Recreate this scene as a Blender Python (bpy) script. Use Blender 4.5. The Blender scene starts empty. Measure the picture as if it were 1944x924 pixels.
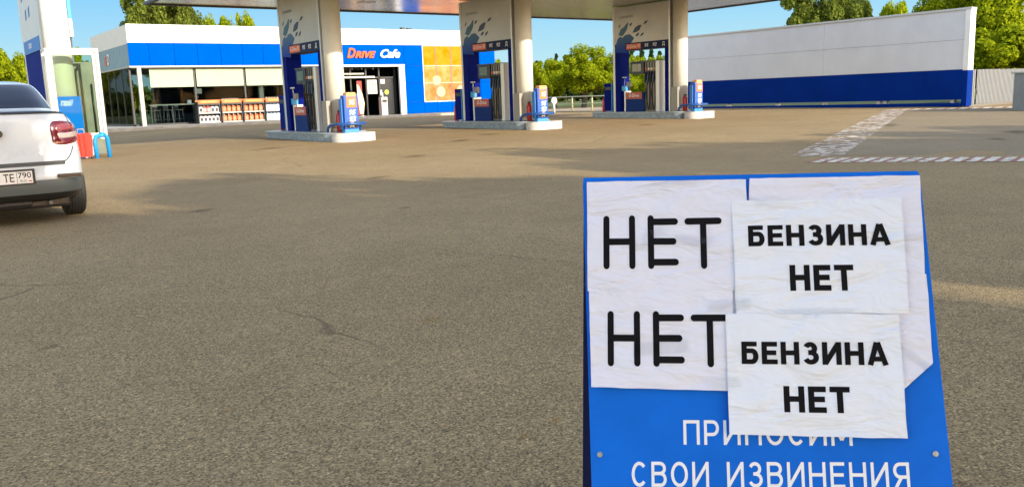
import bpy, bmesh, math, random
from math import sin, cos, pi, radians
from mathutils import Vector, Matrix, noise

# ------------------------------------------------------------------ camera, world, sun, exposure
S = bpy.context.scene
COL = S.collection
random.seed(7)
ANG = radians(36.5)                      # the forecourt grid is turned this much against the view
cam_d = bpy.data.cameras.new('camera'); cam = bpy.data.objects.new('camera', cam_d); COL.objects.link(cam)
cam_d.sensor_fit = 'HORIZONTAL'; cam_d.sensor_width = 36.0; cam_d.lens = 36.0 * 1610 / 1944
cam_d.clip_start = 0.05; cam_d.clip_end = 3000
roll = math.atan(.0351); pitch = math.atan((462 - 184.4) * cos(roll) / 1610)
F = Vector((sin(ANG) * cos(pitch), cos(ANG) * cos(pitch), -sin(pitch)))
R0 = Vector((cos(ANG), -sin(ANG), 0)); U0 = R0.cross(F)
Rv = R0 * cos(roll) - U0 * sin(roll); Uv = R0 * sin(roll) + U0 * cos(roll)
m = Matrix((Rv, Uv, -F)).transposed().to_4x4(); m.translation = Vector((0, 0, 1.2))
cam.matrix_world = m; S.camera = cam

SUN_EL = radians(20.5)
sdir = Vector((.25, -1.0, 0)).normalized() * cos(SUN_EL) + Vector((0, 0, sin(SUN_EL)))   # towards the sun
W = bpy.data.worlds.new("World"); S.world = W; W.use_nodes = True
nt = W.node_tree; bg = nt.nodes['Background']
sky = nt.nodes.new('ShaderNodeTexSky'); sky.sky_type = 'NISHITA'; sky.sun_disc = False
sky.sun_elevation = SUN_EL; sky.sun_rotation = math.atan2(sdir.x, sdir.y)
sky.air_density = 1.0; sky.dust_density = .3; sky.ozone_density = 1.0
# low front sky tinted cyan, sky overhead and behind boosted to brighten the shade
def wn(t): return nt.nodes.new(t)
tcw = wn('ShaderNodeTexCoord'); sepw = wn('ShaderNodeSeparateXYZ'); nt.links.new(tcw.outputs['Generated'], sepw.inputs[0])
dotw = wn('ShaderNodeVectorMath'); dotw.operation = 'DOT_PRODUCT'; dotw.inputs[1].default_value = (sin(ANG), cos(ANG), 0); nt.links.new(tcw.outputs['Generated'], dotw.inputs[0])
def wmr(src, a, b, c=0, d=1):
    k = wn('ShaderNodeMapRange'); k.interpolation_type = 'SMOOTHSTEP'; k.inputs[1].default_value = a; k.inputs[2].default_value = b; k.inputs[3].default_value = c; k.inputs[4].default_value = d
    nt.links.new(src, k.inputs[0]); return k.outputs[0]
lowf = wmr(sepw.outputs['Z'], .25, .55, 1, 0); frontf = wmr(dotw.outputs['Value'], -.1, .4)
mulw = wn('ShaderNodeMath'); mulw.operation = 'MULTIPLY'; nt.links.new(lowf, mulw.inputs[0]); nt.links.new(frontf, mulw.inputs[1])
gradw = wn('ShaderNodeMix'); gradw.data_type = 'RGBA'; nt.links.new(wmr(sepw.outputs['Z'], .0, .16), gradw.inputs[0])
gradw.inputs[6].default_value = (2.0, 3.05, 3.2, 1); gradw.inputs[7].default_value = (.78, 2.2, 3.6, 1)
hiw = wn('ShaderNodeMix'); hiw.data_type = 'RGBA'; hiw.blend_type = 'MULTIPLY'; hiw.inputs[0].default_value = 1; hiw.inputs[7].default_value = (2.75, 2.12, 1.72, 1)
nt.links.new(sky.outputs[0], hiw.inputs[6])
mixw = wn('ShaderNodeMix'); mixw.data_type = 'RGBA'; nt.links.new(mulw.outputs[0], mixw.inputs[0]); nt.links.new(hiw.outputs[2], mixw.inputs[6]); nt.links.new(gradw.outputs[2], mixw.inputs[7])
nt.links.new(mixw.outputs[2], bg.inputs[0]); bg.inputs[1].default_value = 0.14
sl = bpy.data.lights.new('sun', 'SUN'); sl.energy = 3.2; sl.angle = radians(.6); sl.color = (1, .92, .76)
so = bpy.data.objects.new('sun', sl); COL.objects.link(so); so.rotation_euler = sdir.to_track_quat('Z', 'Y').to_euler()
so.location = (20, -30, 30)
S.view_settings.view_transform = 'Standard'; S.view_settings.look = 'None'
S.view_settings.exposure = 1.0; S.view_settings.gamma = 1.0; S.view_settings.use_curve_mapping = False
S.render.engine = 'CYCLES'
S.cycles.use_denoising = True
S.cycles.max_bounces = 6; S.cycles.transparent_max_bounces = 12

# ------------------------------------------------------------------ helpers
def depth_of(x, y): return x * sin(ANG) + y * cos(ANG)
def gz(x, y): return min(max(0.0, (depth_of(x, y) - 14) * .0125), .32)
def at(px, Y, z=None):
    """ground point on the view direction through image column px at distance Y"""
    X = (px - 972) / 1610 * Y * 1.0
    x = X * cos(ANG) + Y * sin(ANG); y = -X * sin(ANG) + Y * cos(ANG)
    return Vector((x, y, gz(x, y) if z is None else z))

def tag(o, label=None, cat=None, group=None, kind=None):
    if label: o['label'] = label
    if cat: o['category'] = cat
    if group: o['group'] = group
    if kind: o['kind'] = kind
    return o
def thing(name, label, cat, loc=(0, 0, 0), rz=0, group=None):
    o = bpy.data.objects.new(name, None); COL.objects.link(o); o.location = loc; o.rotation_euler = (0, 0, rz)
    o.empty_display_size = .2
    return tag(o, label, cat, group)
def copy_tree(o, parent=None):
    c = o.copy(); COL.objects.link(c)
    if parent is not None: c.parent = parent
    for ch in o.children: copy_tree(ch, c)
    return c
def walk(o):
    yield o
    for c in o.children: yield from walk(c)

class MB:
    def __init__(s): s.v = []; s.f = []; s.sm = []
    def add(s, vs, fs, smooth=False):
        n = len(s.v); s.v += [tuple(v) for v in vs]; s.f += [tuple(i + n for i in f) for f in fs]; s.sm += [smooth] * len(fs)
        return s
    def box(s, x0, y0, z0, x1, y1, z1, b=0.0):
        if x0 > x1: x0, x1 = x1, x0
        if y0 > y1: y0, y1 = y1, y0
        if z0 > z1: z0, z1 = z1, z0
        if b <= 0:
            vs = [(x, y, z) for z in (z0, z1) for y in (y0, y1) for x in (x0, x1)]
            return s.add(vs, [(0, 2, 3, 1), (4, 5, 7, 6), (0, 1, 5, 4), (2, 6, 7, 3), (0, 4, 6, 2), (1, 3, 7, 5)])
        bm = bmesh.new(); bmesh.ops.create_cube(bm, size=1)
        for v in bm.verts: v.co = Vector(((x0 + x1) / 2 + v.co.x * (x1 - x0), (y0 + y1) / 2 + v.co.y * (y1 - y0), (z0 + z1) / 2 + v.co.z * (z1 - z0)))
        b = min(b, .45 * min(x1 - x0, y1 - y0, z1 - z0))
        bmesh.ops.bevel(bm, geom=bm.edges[:], offset=b, segments=2, profile=.6, affect='EDGES')
        return s.bm(bm)
    def bm(s, bm, smooth=False):
        bm.verts.index_update(); n = len(s.v)
        s.v += [tuple(v.co) for v in bm.verts]
        for f in bm.faces: s.f.append(tuple(v.index + n for v in f.verts)); s.sm.append(smooth)
        bm.free(); return s
    def cyl(s, p0, p1, r0, r1=None, n=16, caps=True):
        r1 = r0 if r1 is None else r1; p0 = Vector(p0); p1 = Vector(p1); d = (p1 - p0).normalized()
        a = d.orthogonal().normalized(); b = d.cross(a); vs = []
        for p, r in ((p0, r0), (p1, r1)):
            for i in range(n): t = 2 * pi * i / n; vs.append(p + (a * cos(t) + b * sin(t)) * r)
        k = len(s.v); s.add(vs, [(i, (i + 1) % n, n + (i + 1) % n, n + i) for i in range(n)], True)
        if caps: s.f += [tuple(k + i for i in reversed(range(n))), tuple(k + n + i for i in range(n))]; s.sm += [False, False]
        return s
    def tube(s, pts, r, n=8):
        pts = [Vector(p) for p in pts]; k0 = len(s.v); prev = None
        for i, p in enumerate(pts):
            d = (pts[min(i + 1, len(pts) - 1)] - pts[max(i - 1, 0)]).normalized()
            a = d.orthogonal().normalized() if prev is None else (prev - d * prev.dot(d)).normalized()
            prev = a; b = d.cross(a)
            s.v += [tuple(p + (a * cos(2 * pi * j / n) + b * sin(2 * pi * j / n)) * r) for j in range(n)]
        for i in range(len(pts) - 1):
            for j in range(n):
                q = k0 + i * n; s.f.append((q + j, q + (j + 1) % n, q + n + (j + 1) % n, q + n + j)); s.sm.append(True)
        s.f += [tuple(k0 + j for j in reversed(range(n))), tuple(k0 + (len(pts) - 1) * n + j for j in range(n))]; s.sm += [False, False]
        return s
    def prism(s, poly, z0, z1, M=None):
        n = len(poly); vs = [Vector((p[0], p[1], z0)) for p in poly] + [Vector((p[0], p[1], z1)) for p in poly]
        if M is not None: vs = [M @ v for v in vs]
        return s.add(vs, [tuple(reversed(range(n))), tuple(range(n, 2 * n))] + [(i, (i + 1) % n, n + (i + 1) % n, n + i) for i in range(n)])
    def lathe(s, prof, c=(0, 0), n=20, cap=True):
        k = len(s.v)
        for r, z in prof:
            for j in range(n): t = 2 * pi * j / n; s.v.append((c[0] + r * cos(t), c[1] + r * sin(t), z))
        for i in range(len(prof) - 1):
            for j in range(n): s.f.append((k + i * n + j, k + i * n + (j + 1) % n, k + (i + 1) * n + (j + 1) % n, k + (i + 1) * n + j)); s.sm.append(True)
        if cap: s.f += [tuple(k + j for j in reversed(range(n))), tuple(k + (len(prof) - 1) * n + j for j in range(n))]; s.sm += [False, False]
        return s
    def build(s, name, mat, parent=None, label=None):
        me = bpy.data.meshes.new(name); me.from_pydata(s.v, [], s.f); me.materials.append(mat)
        me.polygons.foreach_set('use_smooth', s.sm); me.update()
        o = bpy.data.objects.new(name, me); COL.objects.link(o)
        if parent is not None: o.parent = parent
        if label: o['label'] = label
        return o

MX = Matrix(((0, 0, -1, 0), (-1, 0, 0, 0), (0, 1, 0, 0), (0, 0, 0, 1)))   # text plane facing -x
MY = Matrix(((1, 0, 0, 0), (0, 0, -1, 0), (0, 1, 0, 0), (0, 0, 0, 1)))    # text plane facing -y
def text(name, body, size, mat, parent, loc, M=MY, shear=0, bold=0.0, extrude=.003, width=None, align='CENTER', label=None):
    cu = bpy.data.curves.new(name, 'FONT'); cu.body = body; cu.size = size; cu.shear = shear; cu.offset = bold; cu.extrude = extrude
    cu.align_x = align; cu.align_y = 'CENTER'; cu.resolution_u = 3
    tmp = bpy.data.objects.new('t', cu); COL.objects.link(tmp); bpy.context.view_layer.update()
    me = bpy.data.meshes.new_from_object(tmp.evaluated_get(bpy.context.evaluated_depsgraph_get()))
    bpy.data.objects.remove(tmp); bpy.data.curves.remove(cu)
    sx = 1.0
    if width and len(me.vertices):
        xs = [v.co.x for v in me.vertices]; sx = width / (max(xs) - min(xs))
    me.transform(Matrix.Translation(loc) @ M @ Matrix.Diagonal((sx, 1, 1, 1)))
    me.materials.clear(); me.materials.append(mat); me.name = name
    o = bpy.data.objects.new(name, me); COL.objects.link(o); o.parent = parent
    if label: o['label'] = label
    return o

# ------------------------------------------------------------------ materials
MATS = {}
def mat(name, col, rough=.5, metal=0.0, var=.0, vscale=3.0, bump=0.0, bscale=40.0, spec=.5, coat=0.0, col2=None, dirt=None, trans=0):
    if name in MATS: return MATS[name]
    ma = bpy.data.materials.new(name); ma.use_nodes = True; MATS[name] = ma
    n = ma.node_tree.nodes; l = ma.node_tree.links; b = n['Principled BSDF']
    b.inputs['Base Color'].default_value = (*col, 1); b.inputs['Roughness'].default_value = rough; b.inputs['Metallic'].default_value = metal
    b.inputs['Specular IOR Level'].default_value = spec; b.inputs['Coat Weight'].default_value = coat
    tc = n.new('ShaderNodeTexCoord')
    if var > 0 or col2:
        nz = n.new('ShaderNodeTexNoise'); nz.inputs['Scale'].default_value = vscale; nz.inputs['Detail'].default_value = 5
        nz.inputs['Roughness'].default_value = .65
        l.new(tc.outputs['Object'], nz.inputs['Vector'])
        mx = n.new('ShaderNodeMix'); mx.data_type = 'RGBA'
        c2 = col2 or tuple(c * (1 - var) for c in col); c1 = col if col2 else tuple(min(1, c * (1 + var * .6)) for c in col)
        mx.inputs[6].default_value = (*c1, 1); mx.inputs[7].default_value = (*c2, 1)
        rp = n.new('ShaderNodeMapRange'); rp.inputs[1].default_value = .36; rp.inputs[2].default_value = .64
        l.new(nz.outputs[0], rp.inputs[0]); l.new(rp.outputs[0], mx.inputs[0]); l.new(mx.outputs[2], b.inputs['Base Color'])
        rr = n.new('ShaderNodeMapRange'); rr.inputs[3].default_value = max(0, rough - .08); rr.inputs[4].default_value = min(1, rough + .1)
        l.new(nz.outputs[0], rr.inputs[0]); l.new(rr.outputs[0], b.inputs['Roughness'])
    if bump > 0:
        nb = n.new('ShaderNodeTexNoise'); nb.inputs['Scale'].default_value = bscale; nb.inputs['Detail'].default_value = 4
        bp = n.new('ShaderNodeBump'); bp.inputs['Strength'].default_value = bump; bp.inputs['Distance'].default_value = .01
        l.new(tc.outputs['Object'], nb.inputs['Vector']); l.new(nb.outputs[0], bp.inputs['Height']); l.new(bp.outputs[0], b.inputs['Normal'])
    return ma
def glass(name, tint=(.8, .85, .85), refl=.18, ior=1.45):
    if name in MATS: return MATS[name]
    ma = bpy.data.materials.new(name); ma.use_nodes = True; MATS[name] = ma
    n = ma.node_tree.nodes; l = ma.node_tree.links; n.clear()
    o = n.new('ShaderNodeOutputMaterial'); t = n.new('ShaderNodeBsdfTransparent'); g = n.new('ShaderNodeBsdfGlossy'); mx = n.new('ShaderNodeMixShader')
    t.inputs[0].default_value = (*tint, 1); g.inputs['Roughness'].default_value = .02
    fr = n.new('ShaderNodeFresnel'); fr.inputs[0].default_value = ior
    ad = n.new('ShaderNodeMath'); ad.operation = 'ADD'; ad.inputs[1].default_value = refl; ad.use_clamp = True
    l.new(fr.outputs[0], ad.inputs[0]); l.new(ad.outputs[0], mx.inputs[0]); l.new(t.outputs[0], mx.inputs[1]); l.new(g.outputs[0], mx.inputs[2]); l.new(mx.outputs[0], o.inputs[0])
    return ma

def asphalt_mat(name, c1, c2, grain=1.0, cracks=True, stains=False):
    ma = bpy.data.materials.new(name); ma.use_nodes = True; n = ma.node_tree.nodes; l = ma.node_tree.links; b = n['Principled BSDF']
    tc = n.new('ShaderNodeTexCoord')
    def nz(sc, det=4, ro=.6):
        k = n.new('ShaderNodeTexNoise'); k.inputs['Scale'].default_value = sc; k.inputs['Detail'].default_value = det; k.inputs['Roughness'].default_value = ro
        l.new(tc.outputs['Object'], k.inputs['Vector']); return k
    def mr(src, a, bb, c=0, d=1):
        k = n.new('ShaderNodeMapRange'); k.inputs[1].default_value = a; k.inputs[2].default_value = bb; k.inputs[3].default_value = c; k.inputs[4].default_value = d
        l.new(src, k.inputs[0]); return k.outputs[0]
    def mix(fac, A, B, mode='MIX'):
        k = n.new('ShaderNodeMix'); k.data_type = 'RGBA'; k.blend_type = mode
        if isinstance(fac, float): k.inputs[0].default_value = fac
        else: l.new(fac, k.inputs[0])
        for i, q in ((6, A), (7, B)):
            if isinstance(q, tuple): k.inputs[i].default_value = (*q, 1)
            else: l.new(q, k.inputs[i])
        return k.outputs[2]
    big = nz(.35, 6, .6); mid = nz(2.2, 5, .65)
    base = mix(mr(big.outputs[0], .35, .65), c1, c2)
    base = mix(mr(mid.outputs[0], .3, .75, 0, .35), base, tuple(c * .62 for c in c1))
    # stones of the aggregate
    vo = n.new('ShaderNodeTexVoronoi'); vo.inputs['Scale'].default_value = 135; l.new(tc.outputs['Object'], vo.inputs['Vector'])
    sep = n.new('ShaderNodeSeparateColor'); l.new(vo.outputs['Color'], sep.inputs[0])
    stone = mr(sep.outputs[0], .0, 1.0, .50, 1.50)
    hsv = n.new('ShaderNodeMix'); hsv.data_type = 'RGBA'; hsv.blend_type = 'MULTIPLY'; hsv.inputs[0].default_value = grain
    l.new(base, hsv.inputs[6]); l.new(stone, hsv.inputs[7])
    col = hsv.outputs[2]
    lightst = mr(sep.outputs[1], .955, .965)
    lf = n.new('ShaderNodeMath'); lf.operation = 'MULTIPLY'; lf.inputs[1].default_value = .7; l.new(lightst, lf.inputs[0])
    col = mix(lf.outputs[0], col, tuple(min(1, c * 2.4) for c in c1))
    darkst = mr(sep.outputs[2], .93, .94, 0, .75)
    col = mix(darkst, col, tuple(c * .3 for c in c1))
    # pale scuffs and dust
    sc = nz(.9, 8, .75); col = mix(mr(sc.outputs[0], .62, .72, 0, .38), col, tuple(min(1, c * 1.9) for c in c1))
    if cracks:
        wn = nz(1.5, 3); wv = n.new('ShaderNodeVectorMath'); wv.operation = 'MULTIPLY_ADD'; wv.inputs[1].default_value = (.5, .5, 0)
        l.new(wn.outputs['Color'], wv.inputs[0]); l.new(tc.outputs['Object'], wv.inputs[2])
        vc = n.new('ShaderNodeTexVoronoi'); vc.feature = 'DISTANCE_TO_EDGE'; vc.inputs['Scale'].default_value = .11; l.new(wv.outputs[0], vc.inputs['Vector'])
        cr = mr(vc.outputs['Distance'], .0005, .0022, 1, 0); ms = mr(nz(.25, 2).outputs[0], .5, .56)
        mu = n.new('ShaderNodeMath'); mu.operation = 'MULTIPLY'; l.new(cr, mu.inputs[0]); l.new(ms, mu.inputs[1])
        m2 = n.new('ShaderNodeMath'); m2.operation = 'MULTIPLY'; m2.inputs[1].default_value = .6; l.new(mu.outputs[0], m2.inputs[0])
        col = mix(m2.outputs[0], col, tuple(c * .3 for c in c1))
    l.new(col, b.inputs['Base Color']); b.inputs['Roughness'].default_value = .85; b.inputs['Specular IOR Level'].default_value = .3
    bp = n.new('ShaderNodeBump'); bp.inputs['Strength'].default_value = .9 * grain; bp.inputs['Distance'].default_value = .006
    nf = nz(200, 3); ad = n.new('ShaderNodeMath'); ad.operation = 'ADD'; l.new(nf.outputs[0], ad.inputs[0]); l.new(sep.outputs[0], ad.inputs[1])
    l.new(ad.outputs[0], bp.inputs['Height']); l.new(bp.outputs[0], b.inputs['Normal'])
    return ma

def leaf_mat(name, c1, c2, tr=.3):
    ma = bpy.data.materials.new(name); ma.use_nodes = True; n = ma.node_tree.nodes; l = ma.node_tree.links; n.clear()
    o = n.new('ShaderNodeOutputMaterial'); d = n.new('ShaderNodeBsdfDiffuse'); t = n.new('ShaderNodeBsdfTranslucent'); mx = n.new('ShaderNodeMixShader')
    g = n.new('ShaderNodeNewGeometry'); cr = n.new('ShaderNodeMix'); cr.data_type = 'RGBA'
    cr.inputs[6].default_value = (*c1, 1); cr.inputs[7].default_value = (*c2, 1)
    l.new(g.outputs['Random Per Island'], cr.inputs[0]); l.new(cr.outputs[2], d.inputs[0]); l.new(cr.outputs[2], t.inputs[0])
    mx.inputs[0].default_value = tr; l.new(d.outputs[0], mx.inputs[1]); l.new(t.outputs[0], mx.inputs[2]); l.new(mx.outputs[0], o.inputs[0])
    return ma

white = mat('white_panel', (.74, .79, .78), .45, var=.06, vscale=1.5)
cream = mat('cream_paint', (.62, .60, .52), .5, var=.08, vscale=2)
blue = mat('bright_blue_panel', (.0, .075, .42), .7, var=.06, vscale=1, spec=.0)
navy = mat('navy_panel', (.0, .008, .17), .6, var=.1, vscale=2, spec=.06)
wallblue = mat('wall_blue', (.0, .024, .21), .65, spec=.05, var=.1, vscale=1)
portalgrey = mat('portal_silver', (.48, .46, .42), .42, metal=.35, var=.06, vscale=1.5)
trim = mat('aluminium_trim', (.6, .6, .58), .35, metal=.6)
steel = mat('brushed_steel', (.5, .5, .48), .28, metal=.9, var=.15, vscale=6)
black = mat('black_plastic', (.012, .012, .014), .4)
rubber = mat('black_rubber', (.015, .015, .015), .7, bump=.3, bscale=60)
darkframe = mat('dark_frame', (.03, .03, .032), .4)
orange = mat('orange_sign', (.75, .13, .02), .45)
sunorange = mat('orange_box', (.55, .15, .03), .5, var=.2, vscale=8)
whitepaint = mat('white_lettering', (.8, .8, .8), .5)
red = mat('red_paint', (.5, .01, .01), .35, coat=.3)
redpl = mat('red_plastic', (.75, .01, .008), .25, coat=.5)
bluepl = mat('blue_hoop_paint', (.01, .2, .62), .35, coat=.3)
kerbm = mat('painted_kerb_steel', (.25, .31, .35), .4, metal=.3, var=.25, vscale=5, bump=.2, bscale=15)
concrete = mat('concrete', (.42, .38, .31), .85, var=.2, vscale=3, bump=.3, bscale=30)
clear = glass('clear_glass', (.86, .93, .88), .03)
shopglass = glass('shop_glass', (.60, .66, .68), .0, 1.09)
bark = mat('bark', (.09, .07, .05), .9, var=.3, bump=.6, bscale=12)
greenleaf = leaf_mat('leaves_sunny', (.44, .49, .014), (.14, .20, .010), .45)
oliveleaf = leaf_mat('leaves_olive', (.22, .26, .04), (.06, .09, .015), .4)
darkleaf = leaf_mat('leaves_dark', (.035, .06, .015), (.015, .03, .008), .15)

# ------------------------------------------------------------------ ground
asph = asphalt_mat('asphalt', (.318, .220, .104), (.384, .270, .132))
padm = asphalt_mat('pad_concrete', (.290, .220, .130), (.245, .183, .106), grain=.6, cracks=False)
def sheet(name, x0, y0, x1, y1, step, dz, ma, kind='structure'):
    nx = max(1, int((x1 - x0) / step)); ny = max(1, int((y1 - y0) / step)); b = MB(); vs = []; fs = []
    for j in range(ny + 1):
        for i in range(nx + 1):
            x = x0 + (x1 - x0) * i / nx; y = y0 + (y1 - y0) * j / ny; vs.append((x, y, gz(x, y) + dz))
    for j in range(ny):
        for i in range(nx): k = j * (nx + 1) + i; fs.append((k, k + 1, k + nx + 2, k + nx + 1))
    b.add(vs, fs, True); return tag(b.build(name, ma), kind=kind)
def graded(name, xs, ys, dz, ma):
    b = MB(); vs = [(x, y, gz(x, y) + dz) for y in ys for x in xs]; nx = len(xs) - 1
    fs = [(j * (nx + 1) + i, j * (nx + 1) + i + 1, (j + 1) * (nx + 1) + i + 1, (j + 1) * (nx + 1) + i) for j in range(len(ys) - 1) for i in range(nx)]
    b.add(vs, fs, True); return tag(b.build(name, ma), kind='structure')
xs = [-1500, -400, -100] + list(range(-40, 81, 2)) + [120, 400, 1500]
ys = [-1500, -300, -60] + list(range(-30, 71, 2)) + [120, 400, 1500]
graded('ground', xs, ys, 0, asph)
grassm = mat('grass_ground', (.12, .15, .02), .9, var=.4, vscale=4, bump=1, bscale=20)
sheet('lawn', -160, 56, 220, 300, 8, .02, grassm)
sheet('verge', 42, -60, 220, 55.9, 8, .02, grassm)
sheet('grass_strip', 33.6, 16.2, 41.9, 34, 3, .05, mat('shaded_grass', (.03, .06, .012), .9, var=.4, vscale=4, bump=1, bscale=20))  # darker copy of the grass colour, standing in for shade
def quadpatch(name, q, dz, ma, n=12, mtl=None):
    q = [Vector(p) for p in q]; vs = []; fs = []
    for j in range(n + 1):
        for i in range(n + 1):
            s, t = i / n, j / n; p = (q[0] * (1 - s) + q[1] * s) * (1 - t) + (q[3] * (1 - s) + q[2] * s) * t
            vs.append((p.x, p.y, gz(p.x, p.y) + dz))
    for j in range(n):
        for i in range(n): k = j * (n + 1) + i; fs.append((k, k + 1, k + n + 2, k + n + 1))
    return tag(MB().add(vs, fs, True).build(name, ma), kind='structure')
A0, A1 = Vector((13.15, 8.46)), Vector((15.9, 4.3)); B0, B1 = Vector((31.3, 17.6)), Vector((34.8, 12.2))
quadpatch('concrete_pad', [A0, A1, B1, B0], .004, padm, 30)
def worn(name, col, cover=.5, sc=9):
    ma = bpy.data.materials.new(name); ma.use_nodes = True; n = ma.node_tree.nodes; l = ma.node_tree.links; b = n['Principled BSDF']; out = n['Material Output']
    b.inputs['Base Color'].default_value = (*col, 1); b.inputs['Roughness'].default_value = .8
    tc = n.new('ShaderNodeTexCoord'); k = n.new('ShaderNodeTexNoise'); k.inputs['Scale'].default_value = sc; k.inputs['Detail'].default_value = 6; k.inputs['Roughness'].default_value = .7
    l.new(tc.outputs['Object'], k.inputs['Vector']); r = n.new('ShaderNodeMapRange'); r.inputs[1].default_value = 1 - cover - .03; r.inputs[2].default_value = 1 - cover + .03
    l.new(k.outputs[0], r.inputs[0]); t = n.new('ShaderNodeBsdfTransparent'); mx = n.new('ShaderNodeMixShader')
    l.new(r.outputs[0], mx.inputs[0]); l.new(t.outputs[0], mx.inputs[1]); l.new(b.outputs[0], mx.inputs[2]); l.new(mx.outputs[0], out.inputs[0]); return ma
wornwhite = worn('worn_white_paint', (.70, .62, .50), .56, 7); wornred = worn('worn_red_paint', (.30, .12, .07), .66, 6); worndiag = worn('flaking_paint', (.56, .46, .36), .50, 4)
def stripes(name, P0, P1, wid, n, dz, skew=.25):
    d = (P1 - P0) / n; nrm = Vector((-d.y, d.x)).normalized() * wid; w = MB(); r = MB()
    for i in range(n):
        for k, bb in ((0, r), (1, w)):
            a = P0 + d * (i + .38 * k); c = a + d * (.62 if k else .38); sk = d.normalized() * wid * skew
            q = [a, c, c + nrm + sk, a + nrm + sk]; bb.add([(p.x, p.y, gz(p.x, p.y) + dz) for p in q], [(0, 1, 2, 3)])
    o = tag(w.build(name, wornwhite), kind='structure'); r.build('red_marking', wornred, o)
stripes('striped_marking', Vector((12.75, 8.35)), Vector((16.3, 2.75)), -.85, 30, .008, .3)
stripes('striped_marking', Vector((31.2, 17.6)), Vector((35.0, 11.8)), -1.0, 18, .008, .3)
def strip_poly(name, pts, dz, ma):
    b = MB(); b.add([(x, y, gz(x, y) + dz) for x, y in pts], [tuple(range(len(pts)))]); return tag(b.build(name, ma), kind='structure')
for k in range(14):   # the flaking diagonal band
    t0, t1 = k / 14, (k + 1) / 14
    L0, L1 = Vector((12.72, 8.98)), Vector((30.6, 17.45)); Q0, Q1 = Vector((13.25, 8.3)), Vector((31.3, 16.95))
    if k == 0: band = MB()
    band.add([(p.x, p.y, gz(p.x, p.y) + .009) for p in (L0.lerp(L1, t0), L0.lerp(L1, t1), Q0.lerp(Q1, t1), Q0.lerp(Q1, t0))], [(0, 1, 2, 3)])
tag(band.build('diagonal_marking', worndiag), kind='structure')
def blotch_mat(name, col, strength, sc=2.5, soft=.25):
    ma = bpy.data.materials.new(name); ma.use_nodes = True; n = ma.node_tree.nodes; l = ma.node_tree.links; b = n['Principled BSDF']; out = n['Material Output']
    b.inputs['Base Color'].default_value = (*col, 1); b.inputs['Roughness'].default_value = 1; b.inputs['Specular IOR Level'].default_value = 0
    tc = n.new('ShaderNodeTexCoord'); ln = n.new('ShaderNodeVectorMath'); ln.operation = 'LENGTH'; l.new(tc.outputs['Object'], ln.inputs[0])
    k = n.new('ShaderNodeTexNoise'); k.inputs['Scale'].default_value = sc; k.inputs['Detail'].default_value = 8; k.inputs['Roughness'].default_value = .75
    oi = n.new('ShaderNodeObjectInfo'); ad = n.new('ShaderNodeVectorMath'); l.new(tc.outputs['Object'], ad.inputs[0]); l.new(oi.outputs['Location'], ad.inputs[1]); l.new(ad.outputs[0], k.inputs['Vector'])
    m1 = n.new('ShaderNodeMath'); m1.operation = 'MULTIPLY_ADD'; m1.inputs[1].default_value = -.75; l.new(ln.outputs['Value'], m1.inputs[0]); l.new(k.outputs[0], m1.inputs[2])
    r = n.new('ShaderNodeMapRange'); r.inputs[1].default_value = 0.0; r.inputs[2].default_value = soft; r.inputs[4].default_value = strength; l.new(m1.outputs[0], r.inputs[0])
    t = n.new('ShaderNodeBsdfTransparent'); mx = n.new('ShaderNodeMixShader')
    l.new(r.outputs[0], mx.inputs[0]); l.new(t.outputs[0], mx.inputs[1]); l.new(b.outputs[0], mx.inputs[2]); l.new(mx.outputs[0], out.inputs[0]); return ma
pale_w = blotch_mat('pale_scuff', (.60, .44, .24), .38, 7, .5); oil_w = blotch_mat('oil_stain', (.07, .055, .04), .34, 2.6, .45); rust_w = blotch_mat('rust_stain', (.48, .25, .06), .30, 3, .5); dust_w = blotch_mat('dust_patch', (.44, .34, .19), .16, 1.6, .5)
def blotch(name, x, y, rx, ry, rz, ma, dz=.004):
    b = MB(); b.add([(cos(2 * pi * i / 24), sin(2 * pi * i / 24), 0) for i in range(24)], [tuple(range(24))])
    o = b.build(name, ma); o.location = (x, y, gz(x, y) + dz); o.scale = (rx, ry, 1); o.rotation_euler = (0, 0, rz); return tag(o, kind='structure')
for i, (x, y, rx, ry, rz) in enumerate([(3.27, 7.53, .55, .12, .75), (.92, 2.62, .22, .06, 1.1), (1.27, 2.68, .11, .035, .3), (1.57, 2.76, .09, .04, 1.4), (2.4, 2.6, .25, .08, .1), (-.2, 5.2, .5, .12, .5), (4.9, 3.3, .5, .14, 1.0), (2.9, 5.1, .3, .06, .2), (6.3, 8.5, .8, .15, .4), (.3, 3.4, .2, .05, .9), (1.6, 4.4, .35, .09, 1.3)]): blotch('pale_scuff', x, y, rx, ry, rz, pale_w)
for i, (x, y, rx, ry) in enumerate([(17.97, 7.89, 1.0, .3), (20.24, 8.51, 1.6, .5), (.59, 4.87, .12, .06), (4.73, 8.41, .25, .12), (9.0, 15.5, .8, .4), (6.4, 12.2, .5, .3), (12.5, 19.0, 1.2, .5), (3.0, 10.2, .35, .2), (14.5, 20.5, 1.0, .5), (20, 19.5, 1.3, .5), (8.2, 21.5, .9, .5), (22, 12.5, 2.2, .5)]): blotch('oil_stain', x, y, rx, ry, .6, oil_w, .0065)
for x, y, r_ in ((2.34, 3.93, .13), (1.91, 2.35, .06), (1.72, 2.30, .05), (1.0, 3.3, .05)): blotch('rust_stain', x, y, r_, r_ * .7, .4, rust_w, .005)
for x, y, rx, ry, rz in ((5.5, 14, 3.5, .8, .3), (11, 13, 3, .7, -.2), (3.2, 6.0, 1.6, .5, .6), (1.2, 3.6, .9, .35, .9), (5.8, 6.2, 1.5, .5, -.3), (16, 15.5, 4, .8, .2)): blotch('dust_patch', x, y, rx, ry, rz, dust_w, .003)
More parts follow.
